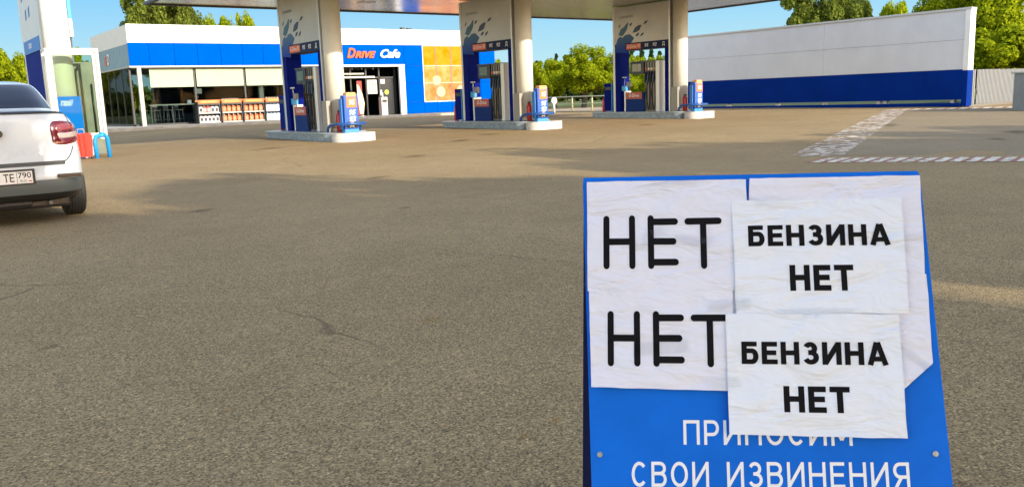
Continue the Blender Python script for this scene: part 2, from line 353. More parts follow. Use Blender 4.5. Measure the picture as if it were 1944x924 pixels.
pebm = mat('pebble_stone', (.30, .26, .20), .8, var=.3, vscale=20); pbl = MB(); rp_ = random.Random(11)
for _ in range(420):
    d_ = 1.6 + 12 * rp_.random() ** 1.8; px_ = rp_.uniform(-60, 2000); g_ = at(px_, d_, 0); r_ = rp_.uniform(.0018, .0055) * (1 + .12 * d_)
    vsx = []; 
    for k_ in range(5): a_ = k_ * 1.2566 + rp_.random(); vsx.append((g_.x + r_ * cos(a_), g_.y + r_ * sin(a_), .0005))
    vsx.append((g_.x, g_.y, r_ * .9)); pbl.add(vsx, [(k_, (k_ + 1) % 5, 5) for k_ in range(5)])
tag(pbl.build('grit', pebm), kind='stuff')
pit = MB()
for _ in range(160):
    g_ = at(rp_.uniform(-60, 2000), 1.7 + 9 * rp_.random() ** 1.6, 0); r_ = rp_.uniform(.003, .008); a0_ = rp_.random() * 3
    pit.add([(g_.x + r_ * (1 + rp_.random()) * cos(a0_ + k_), g_.y + r_ * cos(k_ * .3) * sin(a0_ + k_), .0085) for k_ in range(6)], [tuple(range(6))])
tag(pit.build('dark_grit', mat('pit_dark', (.03, .025, .02), .9)), kind='stuff')
crackm = mat('crack_dark', (.05, .04, .03), .9)
def crack(p, q, w, seed):
    rr = random.Random(seed); p = Vector(p); q = Vector(q); n_ = 60; nn = Vector((-(q - p).y, (q - p).x)).normalized(); L = []; Q = []
    for i in range(n_ + 1):
        c = p.lerp(q, i / n_) + nn * .06 * (q - p).length * noise.noise(Vector((i * .09, seed, 0))) + nn * .012 * noise.noise(Vector((i * .8, seed, 1)))
        ww = w * max(.12, .5 + 1.2 * noise.noise(Vector((i * .5, seed, 2)))) * (1 - abs(2 * i / n_ - 1) ** 4); L.append(c + nn * ww); Q.append(c - nn * ww)
    b = MB(); b.add([(v.x, v.y, gz(v.x, v.y) + .0075) for v in L + Q], [(i, n_ + 1 + i, n_ + 2 + i, i + 1) for i in range(n_)]); tag(b.build('ground_crack', crackm), kind='structure')
crack((3.45, 5.95), (4.05, 4.3), .006, 1); crack((4.55, 2.45), (5.0, 1.2), .006, 2); crack((4.9, 4.1), (5.6, 2.0), .004, 3)
# platform of the shop and the pale strip of pavement beyond the islands
pl = MB(); pl.box(7.6, 40.6, -.2, 31.5, 52, .44, .03); tag(pl.build('pavement', concrete), kind='structure')
pl = MB(); pl.box(26, 45 - 11, -.2, 60, 34.4, .40, .02); 
sheet('footpath', 29.6, 30.5, 41.9, 42.0, 3, .03, mat('pale_paving', (.40, .31, .20), .9, var=.2, vscale=2))

# ------------------------------------------------------------------ A-frame sign
def surf_noise(x, y, seed, amp):
    return amp * (noise.noise(Vector((x * 9 + seed, y * 9, seed))) + .5 * noise.noise(Vector((x * 26 + seed, y * 22, seed * 2))) + .22 * noise.noise(Vector((x * 70, y * 60, seed))))
sex = Vector((.70971, -.70449, 0)); sey = Vector((.25247, .25434, .93358)); sen = sex.cross(sey)
MS = Matrix((sex, sey, sen)).transposed().to_4x4(); MS.translation = Vector((1.06475, 1.19663, 1.04))
signblue = mat('sign_blue_board', (.0, .138, .70), .5, var=.10, vscale=5, bump=.03, bscale=4, spec=.15)
signnavy = mat('sign_navy_back', (.004, .012, .10), .5, var=.2, vscale=8)
sg = bpy.data.objects.new('pavement_sign', None); COL.objects.link(sg); sg.matrix_world = MS; sg.empty_display_size = .2
tag(sg, 'blue folding pavement sign covered with taped white paper notices', 'sign')
H = -1.112
b = MB(); b.prism([(.026, H), (.624, H + .004), (.5945, -.002), (.590, .0055), (-.005, .0055), (-.0065, -.01)], -.012, 0); b.build('front_board', signblue, sg)
b = MB(); b.box(-.006, -.012, -.026, .592, .0062, -.0125, .003); b.build('top_rail', signblue, sg)
# the back board leans the other way
Minv = MS.inverted(); hn = Vector((sen.x, sen.y, 0)).normalized()
bt = Vector((1.06475, 1.19663, 1.035)) - hn * .03 - sex * .006
lean = radians(19); bd = (-hn * sin(lean) + Vector((0, 0, -1)) * cos(lean) - sex * .040).normalized(); bn = bd.cross(sex).normalized()
pts = []
for th in (0, .014):
    for u_, w_ in ((0, 0), (.6, 0), (.6, 1.035 / cos(lean)), (0, 1.035 / cos(lean))): pts.append(Minv @ (bt + sex * u_ + bd * w_ + bn * th))
b = MB(); b.add(pts, [(0, 1, 2, 3), (7, 6, 5, 4), (0, 4, 5, 1), (1, 5, 6, 2), (2, 6, 7, 3), (3, 7, 4, 0)]); b.build('back_board', signnavy, sg)
for bx, by in ((.0244, -.5005), (.5968 - .012, -.4857)):
    b = MB(); b.cyl((bx, by, -.001), (bx, by, .003), .0055, .0045, 14); b.cyl((bx, by, .003), (bx, by, .0045), .0028, .0022, 8); b.build('bolt', mat('bolt_steel', (.55, .56, .56), .3, metal=.9), sg)

def paper_mat(nm, pc):
    ma = mat(nm, pc, .55, spec=.3); n = ma.node_tree.nodes; l = ma.node_tree.links; b = n['Principled BSDF']
    tc = n.new('ShaderNodeTexCoord'); mp = n.new('ShaderNodeMapping'); mp.inputs['Scale'].default_value = (9, 21, 14); l.new(tc.outputs['Object'], mp.inputs[0])
    k = n.new('ShaderNodeTexNoise'); k.inputs['Scale'].default_value = 1; k.inputs['Detail'].default_value = 3; k.inputs['Distortion'].default_value = .5; l.new(mp.outputs[0], k.inputs[0])
    bp = n.new('ShaderNodeBump'); bp.inputs['Strength'].default_value = 1.0; bp.inputs['Distance'].default_value = .016; l.new(k.outputs[0], bp.inputs['Height']); l.new(bp.outputs[0], b.inputs['Normal'])
    d = n.new('ShaderNodeTexNoise'); d.inputs['Scale'].default_value = 11; d.inputs['Detail'].default_value = 5; d.inputs['Roughness'].default_value = .7; l.new(tc.outputs['Object'], d.inputs['Vector'])
    r = n.new('ShaderNodeMapRange'); r.inputs[1].default_value = .66; r.inputs[2].default_value = .80; r.inputs[4].default_value = .45; l.new(d.outputs[0], r.inputs[0])
    mx = n.new('ShaderNodeMix'); mx.data_type = 'RGBA'; mx.inputs[6].default_value = (*pc, 1); mx.inputs[7].default_value = (.42, .40, .38, 1)
    l.new(r.outputs[0], mx.inputs[0]); l.new(mx.outputs[2], b.inputs['Base Color']); return ma
paperm = paper_mat('older_paper', (.68, .72, .86)); papern = paper_mat('newer_paper', (.70, .77, .89))
def ptz(x, y, base, seed, amp): return base + amp * 1.2 + surf_noise(x, y, seed, amp)
def paper(q, base, seed, amp, label, clamp=None, ma=None):
    n = 60; vs = []; fs = []; q = [Vector(p) for p in q]
    for j in range(n + 1):
        for i in range(n + 1):
            s, t = i / n, j / n; p = (q[0] * (1 - s) + q[1] * s) * (1 - t) + (q[3] * (1 - s) + q[2] * s) * t
            ex_ = min(s, 1 - s); ey_ = min(t, 1 - t)
            wob = .0010 * noise.noise(Vector((p.x * 25 + seed, p.y * 25, 3)))
            if ex_ == 0: p = p + Vector((wob, 0))
            if ey_ == 0: p = p + Vector((0, wob))
            if clamp: p = Vector((clamp(p.x, p.y), p.y))
            z = ptz(p.x, p.y, base, seed, amp)
            c = max(0, .02 - min(ex_, ey_)) / .02; z += c * .0014 * max(0, noise.noise(Vector((p.x * 12, p.y * 12, seed + 5))))
            vs.append((p.x, p.y, z))
    for j in range(n):
        for i in range(n):
            k = j * (n + 1) + i; fs.append((k, k + n + 1, k + n + 2, k + 1))
    return MB().add(vs, fs, True).build('paper_sheet', ma or paperm, sg, label)
# stroke lettering ----------------------------------------------------
def arc(cx, cy, rx, ry, a0, a1, n=12): return [(cx + rx * cos(radians(a0 + (a1 - a0) * i / n)), cy + ry * sin(radians(a0 + (a1 - a0) * i / n))) for i in range(n + 1)]
def glyph(ch, s):
    h = s / 2; t = 1 - h
    if ch == 'Н': w = .74; return w, [[(h, 0), (h, 1)], [(w - h, 0), (w - h, 1)], [(h, .51), (w - h, .51)]]
    if ch == 'Е': w = .63; return w, [[(h, 0), (h, 1)], [(h, t), (w, t)], [(h, .51), (w * .93, .51)], [(h, h), (w, h)]]
    if ch == 'Т': w = .70; return w, [[(0, t), (w, t)], [(w / 2, 0), (w / 2, t)]]
    if ch == 'Б': w = .68; return w, [[(h, 0), (h, 1)], [(h, t), (w * .92, t)], [(h, .59), (w * .55, .59)] + arc(w * .62, (.59 + h) / 2, w * .38 - h, (.59 - h) / 2, 90, -90) + [(h, h)]]
    if ch == 'В': w = .70; return w, [[(h, 0), (h, 1)], [(h, t)] + arc(w * .56, (t + .53) / 2, w * .40 - h, (t - .53) / 2, 90, -90) + [(h, .53)], [(w * .5, .53)] + arc(w * .60, (.53 + h) / 2, w * .40 - h, (.53 - h) / 2, 90, -90) + [(h, h)]]
    if ch == 'З': w = .64; return w, [arc(w * .48, (t + .53) / 2, w * .44 - h, (t - .53) / 2, 160, -90) + [(w * .35, .53)], [(w * .35, .53)] + arc(w * .50, (.53 + h) / 2, w * .50 - h, (.53 - h) / 2, 90, -160)]
    if ch == 'И': w = .76; return w, [[(h, 0), (h, 1)], [(w - h, 0), (w - h, 1)], [(h, .04), (w - h, .96)]]
    if ch == 'А': w = .80; return w, [[(h * .9, 0), (w / 2 - h * .15, 1)], [(w - h * .9, 0), (w / 2 + h * .15, 1)], [(w * .22, .27), (w * .78, .27)]]
    if ch == 'П': w = .74; return w, [[(h, 0), (h, 1)], [(w - h, 0), (w - h, 1)], [(h, t), (w - h, t)]]
    if ch == 'Р': w = .68; return w, [[(h, 0), (h, 1)], [(h, t)] + arc(w * .58, (t + .42) / 2, w * .42 - h, (t - .42) / 2, 90, -90) + [(h, .42)]]
    if ch == 'О': w = .78; return w, [arc(w / 2, .5, w / 2 - h, .5 - h, 0, 360, 28)]
    if ch == 'С': w = .72; return w, [arc(w / 2, .5, w / 2 - h, .5 - h, 42, 318, 22)]
    if ch == 'М': w = .92; return w, [[(h, 0), (h, 1)], [(w - h, 0), (w - h, 1)], [(h, .95), (w / 2, .22)], [(w - h, .95), (w / 2, .22)]]
    if ch == 'Я': w = .70; return w, [[(w - h, 0), (w - h, 1)], [(w - h, t)] + arc(w * .42, (t + .44) / 2, w * .42 - h, (t - .44) / 2, 90, 270) + [(w - h, .44)], [(w * .5, .44), (h, 0)]]
    return .42, []
def ribbon(b, pl, s, f, k, rnd):
    # resample so that the ribbon follows the sheet
    pts = []
    for a, c in zip(pl, pl[1:]):
        a = Vector(a); c = Vector(c); n = max(1, int((c - a).length / .12))
        pts += [a.lerp(c, i / n) for i in range(n)]
    pts.append(Vector(pl[-1])); h = s / 2
    if rnd and (pts[0] - pts[-1]).length > .1:
        pass
    L = []; Rr = []
    for i, p in enumerate(pts):
        d0 = (p - pts[i - 1]).normalized() if i else (pts[1] - p).normalized(); d1 = (pts[i + 1] - p).normalized() if i < len(pts) - 1 else d0
        if (pts[0] - pts[-1]).length < 1e-4 and i in (0, len(pts) - 1): d0 = (pts[-1] - pts[-2]).normalized(); d1 = (pts[1] - pts[0]).normalized()
        d = (d0 + d1).normalized(); nn = Vector((-d.y, d.x)); sc_ = h / max(.4, d.dot(d1)); L.append(p + nn * sc_); Rr.append(p - nn * sc_)
    vs = [f(p, k) for p in L] + [f(p, k) for p in Rr]; n = len(pts)
    b.add(vs, [(i, n + i, n + i + 1, i + 1) for i in range(n - 1)])
    if rnd and (pts[0] - pts[-1]).length > .1:
        for e, d in ((pts[0], pts[0] - pts[1]), (pts[-1], pts[-1] - pts[-2])):
            a0 = math.degrees(math.atan2(d.y, d.x)); A = [(e.x + h * .6 * cos(radians(a0)) * 0, 0)]
            fan = [Vector((e.x + h * cos(radians(a0 - 90 + 180 * i / 8)), e.y + h * sin(radians(a0 - 90 + 180 * i / 8)))) for i in range(9)]
            fan = [e + Vector(((q - e).x, (q - e).y)) for q in fan]
            b.add([f(q, k) for q in fan], [tuple(range(9))])
def strokes(name, body, s, q, parent, ma, base=.0, seed=0, amp=0.0, lift=.0005, gap=.17, rnd=False, label=None, rot=0):
    """q = (x0, y0, x1, y1, x of top-left): a box; the line of text is fitted into it"""
    x0, y0, x1, y1 = q; W_ = 0; items = []
    for ch in body:
        w, st = glyph(ch, s); items.append((W_, st)); W_ += w + gap
    W_ -= gap; sx = (x1 - x0) / W_; sy = y1 - y0; b = MB(); k = 0
    tilt = math.tan(radians(rot))
    for off, st in items:
        for pl_ in st:
            k += 1
            def f(p, kk, off=off):
                x = x0 + (off + p[0]) * sx; y = y0 + p[1] * sy + (x - x0) * tilt
                return (x, y, (ptz(x, y, base, seed, amp) if amp else base) + lift + kk * .000025)
            ribbon(b, pl_, s, f, k, rnd)
    return b.build(name, ma, parent, label)
ink = mat('toner_black', (.006, .006, .008), .7, spec=.1); signwhite = mat('sign_white_print', (.74, .80, .86), .45)
strokes('lettering', 'ПРИНОСИМ', .135, (.1702, -.4800, .4530, -.4380), sg, signwhite, .0, lift=.0003, gap=.20, rot=.9)
strokes('lettering', 'СВОИ ИЗВИНЕНИЯ', .135, (.0797, -.5535, .5413, -.5110), sg, signwhite, .0, lift=.0003, gap=.20, rot=1.3)
AMP = .0022
pB = paper([(.2985, -.0030), (.5935, -.0035), (.5890, -.2110), (.2850, -.2110)], .0006, 21, AMP * .8, 'upper blank sheet edge showing behind the notice')
pD = paper([(.252, -.2050), (.5915, -.1810), (.5905, -.3795), (.2520, -.3800)], .0012, 33, AMP, 'lower blank sheet with torn bottom corner', clamp=lambda x, y: min(x, .5902 + (y + .336) * 1.13) if y < -.336 and x > .54 else x)
pA = paper([(.0015, -.0040), (.2920, -.0050), (.2900, -.2100), (.0030, -.2105)], .0030, 4, AMP, 'upper sheet with the single large word')
pC = paper([(.0055, -.2085), (.2614, -.2075), (.2560, -.3865), (.0095, -.3835)], .0048, 9, AMP, 'lower sheet with the single large word')
pE = paper([(.2647, -.0456), (.5574, -.0450), (.5570, -.2505), (.2662, -.2525)], .0072, 51, AMP * .8, 'upper overlaid notice with two lines of text', ma=papern)
pF = paper([(.2472, -.2520), (.5392, -.2520), (.5392, -.4615), (.2478, -.4603)], .0094, 62, AMP * .8, 'lower overlaid notice with two lines of text', ma=papern)
strokes('lettering', 'НЕТ', .142, (.0320, -.1640, .2403, -.0760), pA, ink, .0030, 4, AMP, gap=.29, rnd=True)
strokes('lettering', 'НЕТ', .142, (.0390, -.3400, .2472, -.2530), pC, ink, .0048, 9, AMP, gap=.29, rnd=True)
strokes('lettering', 'БЕНЗИНА', .215, (.2915, -.1305, .5340, -.0925), pE, ink, .0072, 51, AMP * .8, gap=.13)
strokes('lettering', 'НЕТ', .215, (.3605, -.2110, .4690, -.1650), pE, ink, .0072, 51, AMP * .8, gap=.13)
strokes('lettering', 'БЕНЗИНА', .215, (.2725, -.3400, .5165, -.3010), pF, ink, .0094, 62, AMP * .8, gap=.13)
strokes('lettering', 'НЕТ', .215, (.3410, -.4215, .4505, -.3770), pF, ink, .0094, 62, AMP * .8, gap=.13)
tapem = glass('clear_tape', (.996, .995, .985), .015, 1.15)
def tape(x, y, L, w, a, z, seed):
    n = 14; vs = []; fs = []; ca, sa = cos(radians(a)), sin(radians(a))
    for j in range(3):
        for i in range(n + 1):
            lx = (i / n - .5) * L; ly = (j / 2 - .5) * w + .0006 * noise.noise(Vector((i * 1.3, seed, 0)))
            vs.append((x + lx * ca - ly * sa, y + lx * sa + ly * ca, z + .0016 * noise.noise(Vector((i * .9, j * 1.7, seed)))))
    for j in range(2):
        for i in range(n): k = j * (n + 1) + i; fs.append((k, k + 1, k + n + 2, k + n + 1))
    MB().add(vs, fs, True).build('tape', tapem, sg)
for i, t_ in enumerate([(.105, -.118, .085, .022, 28, .0062), (.135, -.312, .10, .024, 4, .0082), (.195, -.118, .07, .02, -6, .0062), (.56, -.325, .085, .014, -38, .0050), (.255, -.236, .075, .022, 3, .0105),
                        (.40, -.2505, .13, .018, 1, .0112), (.012, -.19, .045, .03, 70, .0056), (.245, -.372, .05, .02, 4, .0125), (.57, -.115, .045, .016, -4, .0040), (.145, -.008, .12, .012, 1, .0055), (.33, -.047, .05, .02, 8, .0100)]):
    tape(*t_, i)

# ------------------------------------------------------------------ saloon car
carpaint = mat('white_car_paint', (.57, .61, .62), .28, coat=.6, var=.03, vscale=2)
darkglass = mat('dark_car_glass', (.012, .02, .04), .05, spec=.8)
seam = mat('dark_seam', (.02, .02, .02), .6); greyplastic = mat('grey_bumper_plastic', (.085, .10, .10), .5, bump=.2, bscale=200)
ROWS = [ # t, z rear, z front, y rear, y front, half width, exponent
 (0, .24, .24, .16, 4.22, .77, 5), (1, .30, .28, .03, 4.32, .83, 6), (2, .49, .5, -.015, 4.36, .858, 6.5), (3, .56, .6, -.005, 4.36, .866, 6.5),
 (4, .72, .72, .03, 4.34, .868, 6.5), (5, .90, .84, .065, 4.26, .862, 6), (6, 1.06, .93, .09, 4.15, .845, 6), (7, 1.17, .98, .115, 4.0, .80, 5.5), (7.6, 1.215, 1.0, .15, 3.9, .755, 5.5),
 (8, 1.235, 1.02, .30, 3.6, .72, 5), (8.5, 1.25, 1.04, .50, 3.15, .70, 5), (9.2, 1.36, 1.2, .66, 2.85, .655, 5), (10, 1.50, 1.40, .90, 2.50, .585, 5), (10.6, 1.56, 1.50, 1.06, 2.25, .52, 4.5), (11, 1.585, 1.55, 1.25, 2.1, .42, 4), (12, 1.60, 1.59, 1.5, 1.9, .15, 3)]
def crow(t):
    for i in range(len(ROWS) - 1):
        if ROWS[i][0] <= t <= ROWS[i + 1][0]:
            f = (t - ROWS[i][0]) / (ROWS[i + 1][0] - ROWS[i][0]); P = ROWS[max(0, i - 1)]; A = ROWS[i]; B = ROWS[i + 1]; Q = ROWS[min(len(ROWS) - 1, i + 2)]
            out = []
            for k in range(1, 7):
                dt = B[0] - A[0]; mA = (B[k] - P[k]) / max(1e-6, B[0] - P[0]) * dt; mB = (Q[k] - A[k]) / max(1e-6, Q[0] - A[0]) * dt
                out.append((2*f**3-3*f**2+1)*A[k] + (f**3-2*f**2+f)*mA + (-2*f**3+3*f**2)*B[k] + (f**3-f**2)*mB)
            return out
def CS(t, th, off=0.0):
    """car surface: height parameter t, th = 0 rear centre, +90 right side, 180 front"""
    zr, zf, yr, yf, hw, n = crow(t); yc = (yr + yf) / 2; a = (yf - yr) / 2
    c, s_ = -cos(radians(th)), sin(radians(th)); e = 2 / n; 
    e2 = e * (a / 1.2) * .55 if a > 1.2 else e
    y = yc + a * math.copysign(abs(c) ** e, c); x = hw * math.copysign(abs(s_) ** e, s_)
    f = (y - yr) / max(.001, yf - yr); p = Vector((x, y, zr + (zf - zr) * f))
    if off:
        d = .02; q1 = CS(min(12, t + d), th); q0 = CS(max(0, t - d), th); r1 = CS(t, th + .3); r0 = CS(t, th - .3); nn = (r1 - r0).cross(q1 - q0)
        if nn.length > 1e-9: p = p + nn.normalized() * off
    return p
# angles that spread the points evenly round the rounded rectangle
ths = []
for sgn_q in range(4):
    for a_ in (0, .02, .08, .3, 1, 3, 7, 13, 20, 28, 36, 45, 54, 62, 70, 77, 83, 87, 89, 89.7, 89.92, 89.98): ths.append(sgn_q * 90 + (a_ if sgn_q % 2 == 0 else 90 - a_ if a_ else 0))
ths = sorted(set(round(t, 4) for t in ths))
car = thing('parked_car', 'white saloon car seen from behind near the gas pump column', 'car', (1.06, 10.45, 0), 0)
b = MB(); TT = [i * .25 for i in range(49)]; n = len(ths)
vs = [CS(t, th) for t in TT for th in ths]; fs = []
for i in range(len(TT) - 1):
    for j in range(n): fs.append((i * n + j, i * n + (j + 1) % n, (i + 1) * n + (j + 1) % n, (i + 1) * n + j))
b.add(vs, fs, True); b.add([CS(12, th) for th in ths], [tuple(range(n))], True)
body = b.build('body', carpaint, car)
cut = MB()
for yy in (.83, 3.42): cut.cyl((-1.2, yy, .30), (1.2, yy, .30), .345, n=40)
cutter = cut.build('cutter', seam); 
mo = body.modifiers.new('b', 'BOOLEAN'); mo.object = cutter; mo.operation = 'DIFFERENCE'; mo.solver = 'FAST'
cutter.location = car.location; bpy.context.view_layer.update()
me = bpy.data.meshes.new_from_object(body.evaluated_get(bpy.context.evaluated_depsgraph_get())); body.modifiers.clear(); body.data = me
bpy.data.objects.remove(cutter)
def xs_th(t, x):
    """angle on the rear face at which the surface is x across"""
    zr, zf, yr, yf, hw, n = crow(t); s_ = min(1, abs(x) / hw) ** (n / 2); return math.copysign(math.degrees(math.asin(s_)), x)
def patch(name, t0, t1, x0f, x1f, off, ma, n=20, mth=10, parent=None, thick=.0, angles=None, label=None):
    vs = []
    for j in range(mth + 1):
        t = t0 + (t1 - t0) * j / mth; xa = x0f(t) if callable(x0f) else x0f; xb = x1f(t) if callable(x1f) else x1f
        for i in range(n + 1):
            if angles: th = xa + (xb - xa) * i / n
            else: th = xs_th(t, xa + (xb - xa) * i / n)
            edge = min(i, n - i, j, mth - j)
            vs.append(CS(t, th, off if edge else (0.001 if thick else off)))
    fs = [(j * (n + 1) + i, j * (n + 1) + i + 1, (j + 1) * (n + 1) + i + 1, (j + 1) * (n + 1) + i) for j in range(mth) for i in range(n)]
    return MB().add(vs, fs, True).build(name, ma, parent or car, label)
rg = patch('rear_window', 8.62, 10.35, lambda t: -(.635 - (t - 8.6) * .085), lambda t: .635 - (t - 8.6) * .085, .004, darkglass, 30, 10)
for sg_ in (-1, 1):
    a0, a1 = (47, 89.9999) if sg_ > 0 else (-89.9999, -47)
patch('trunk_spoiler_seam', 7.35, 7.75, -.70, .70, .006, seam, 30, 3)
patch('trunk_seam', 3.55, 3.8, -.60, .60, .004, mat('trunk_gap', (.06, .065, .06), .6), 30, 3)
# the curved gap from the boot floor up to the lamp
gap_pts = [(.585, 3.7), (.63, 3.85), (.67, 4.1), (.70, 4.4), (.715, 4.6)]
for q_ in (1, -1): b = MB(); b.tube([CS(t, xs_th(t, q_ * x), .001) for x, t in gap_pts], .006, 6); b.build('boot_gap', seam, car)
b = MB(); b.tube([CS(t, xs_th(t, .715 + (t - 6.05) * .0), .001) for t in (6.3, 6.8, 7.3, 7.7)], .005, 6); b.build('boot_gap', seam, car)
# the bare grey plastic below the painted bumper is a piece of its own
bm = bmesh.new(); bm.from_mesh(body.data); low = [f for f in bm.faces if f.calc_center_median().z < .50]
b2 = bm.copy(); bmesh.ops.delete(bm, geom=low, context='FACES'); bm.to_mesh(body.data); bm.free()
bmesh.ops.delete(b2, geom=[f for f in b2.faces if f.calc_center_median().z >= .50], context='FACES')
b3 = b2.copy(); bmesh.ops.delete(b2, geom=[f for f in b2.faces if f.calc_center_median().z < .35], context='FACES'); bmesh.ops.delete(b3, geom=[f for f in b3.faces if f.calc_center_median().z >= .35], context='FACES')
b3m = bpy.data.meshes.new('lower_skirt'); b3.to_mesh(b3m); b3.free(); b3m.materials.clear(); b3m.materials.append(black)
b3o = bpy.data.objects.new('lower_skirt', b3m); COL.objects.link(b3o); b3o.parent = car
for v in b2.verts:
    if v.co.z < .47 and v.co.y < .5: v.co.y -= .012
bme = bpy.data.meshes.new('bumper_trim'); b2.to_mesh(bme); b2.free(); bme.materials.clear(); bme.materials.append(greyplastic)
bo_ = bpy.data.objects.new('bumper_trim', bme); COL.objects.link(bo_); bo_.parent = car
for sg_ in (-1, 1):
    b = MB(); b.box(sg_ * .50, -.036, .50, sg_ * .74, -.02, .545, .006); b.build('reflector', mat('dark_reflector', (.02, .012, .012), .3), car)
def lamp(sg_):
    redglass = mat('red_lamp_glass', (.12, .003, .008), .12, coat=.6); pale = mat('pale_lamp_glass', (.42, .33, .29), .12, coat=.6); pink = mat('pink_lamp_glass', (.26, .05, .05), .12, coat=.5)
    outl = [(.52, 4.85), (.505, 5.3), (.50, 5.95), (.53, 6.38), (.60, 6.48), (.70, 6.44), (.80, 6.25), (.84, 5.95), (.855, 5.4), (.850, 5.08), (.79, 4.90), (.64, 4.74)]
    def lampmesh(o, off, name, ma, par):
        # polygon outline filled on the car surface
        cx_ = sum(p[0] for p in o) / len(o); ct = sum(p[1] for p in o) / len(o); rings = 6; vs = []; N = len(o) * 6
        dense = []
        for i in range(len(o)):
            p0, p1, p2, p3 = (o[(i + k) % len(o)] for k in (-1, 0, 1, 2))
            for q in range(6):
                f = q / 6; dense.append(tuple(.5 * ((2 * p1[k]) + (-p0[k] + p2[k]) * f + (2*p0[k]-5*p1[k]+4*p2[k]-p3[k]) * f*f + (-p0[k]+3*p1[k]-3*p2[k]+p3[k]) * f**3) for k in (0, 1)))
        for r in range(rings + 1):
            k = r / rings
            for (x, t) in dense:
                xx = cx_ + (x - cx_) * k; tt = ct + (t - ct) * k; oo = off * (1 - k ** 8) + .001
                xx = min(xx, crow(tt)[4] * .99999)
                p = CS(tt, xs_th(tt, xx), oo); p.x *= sg_; vs.append(p)
        fs = [(r * N + i, r * N + (i + 1) % N, (r + 1) * N + (i + 1) % N, (r + 1) * N + i) for r in range(rings) for i in range(N)]
        if sg_ < 0: fs = [tuple(reversed(f)) for f in fs]
        return MB().add(vs, fs, True).build(name, ma, par)
    L = lampmesh(outl, .010, 'tail_light', redglass, car)
    lampmesh([(.57, 5.12), (.555, 5.25), (.555, 5.5), (.66, 5.52), (.82, 5.60), (.835, 5.35), (.80, 5.22), (.66, 5.12)], .016, 'reversing_lens', pale, L)
    lampmesh([(.545, 5.62), (.55, 6.05), (.60, 6.2), (.70, 6.2), (.79, 6.05), (.815, 5.75), (.68, 5.66)], .014, 'brake_lens', pink, L)
lamp(1); lamp(-1)
# number plate
b = MB(); b.box(-.285, -.030, .455, .285, -.018, .62, .01); np_ = b.build('number_plate', black, car)
b = MB(); b.box(-.260, -.034, .470, .258, -.031, .598); b.build('plate_face', mat('plate_white', (.72, .72, .70), .4), np_)
b = MB(); b.box(.108, -.0350, .472, .112, -.0342, .596); b.build('divider', black, np_)
text('plate_text', 'ТЕ', .115, black, np_, (.035, -.0346, .528), MY, width=.10, bold=.002, extrude=.0004)
text('plate_region', '790', .085, black, np_, (.182, -.0346, .553), MY, width=.125, bold=.001, extrude=.0004)
text('plate_country', 'RUS', .035, black, np_, (.168, -.0346, .496), MY, width=.06, extrude=.0004)
b = MB(); b.box(.215, -.0352, .486, .248, -.0346, .492); b.box(.215, -.0352, .4925, .248, -.0346, .4985); b.build('plate_flag', mat('plate_red', (.5, .08, .08), .5), np_)
b = MB(); b.cyl((0, .03, 1.0), (0, .055, 1.0), .04, n=24); b.build('badge', mat('badge_black', (.03, .03, .03), .3, metal=.6), car)
b = MB(); b.box(-.62, .15, .17, .62, 4.1, .30, .03); b.box(-.45, .1, .19, .25, .6, .28, .04); b.cyl((-.55, .83, .24), (.66, .83, .24), .05); b.build('underbody', black, car)
b = MB(); b.cyl((.42, .08, .23), (.42, .5, .23), .022, n=14); b.build('exhaust', mat('exhaust_dull', (.12, .12, .12), .5, metal=.6), car)
def wheel(x, y):
    b = MB(); prof = []
    w = .105
    ring = [(-w, .20), (-w, .285), (-w + .015, .304)] 
    for k in range(5):
        x0 = -w + .02 + k * .034; ring += [(x0, .312), (x0 + .026, .314), (x0 + .027, .304), (x0 + .033, .304)]
    ring += [(w - .015, .304), (w, .285), (w, .20)]
    n_ = 48; k0 = len(b.v)
    for (xx, r) in ring:
        for j in range(n_): t = 2 * pi * j / n_; b.v.append((x + xx, y + r * cos(t), .314 + r * sin(t)))
    for i in range(len(ring) - 1):
        for j in range(n_): b.f.append((k0 + i * n_ + j, k0 + (i + 1) * n_ + j, k0 + (i + 1) * n_ + (j + 1) % n_, k0 + i * n_ + (j + 1) % n_)); b.sm.append(False)
    w_ = b.build('wheel', rubber, car)
    r = MB(); r.cyl((x - .07, y, .314), (x + .09, y, .314), .205, n=28); r.build('rim', mat('rim_silver', (.4, .4, .4), .35, metal=.8), w_)
for x_ in (-.76, .76):
    for y_ in (.83, 3.42): wheel(x_, y_)

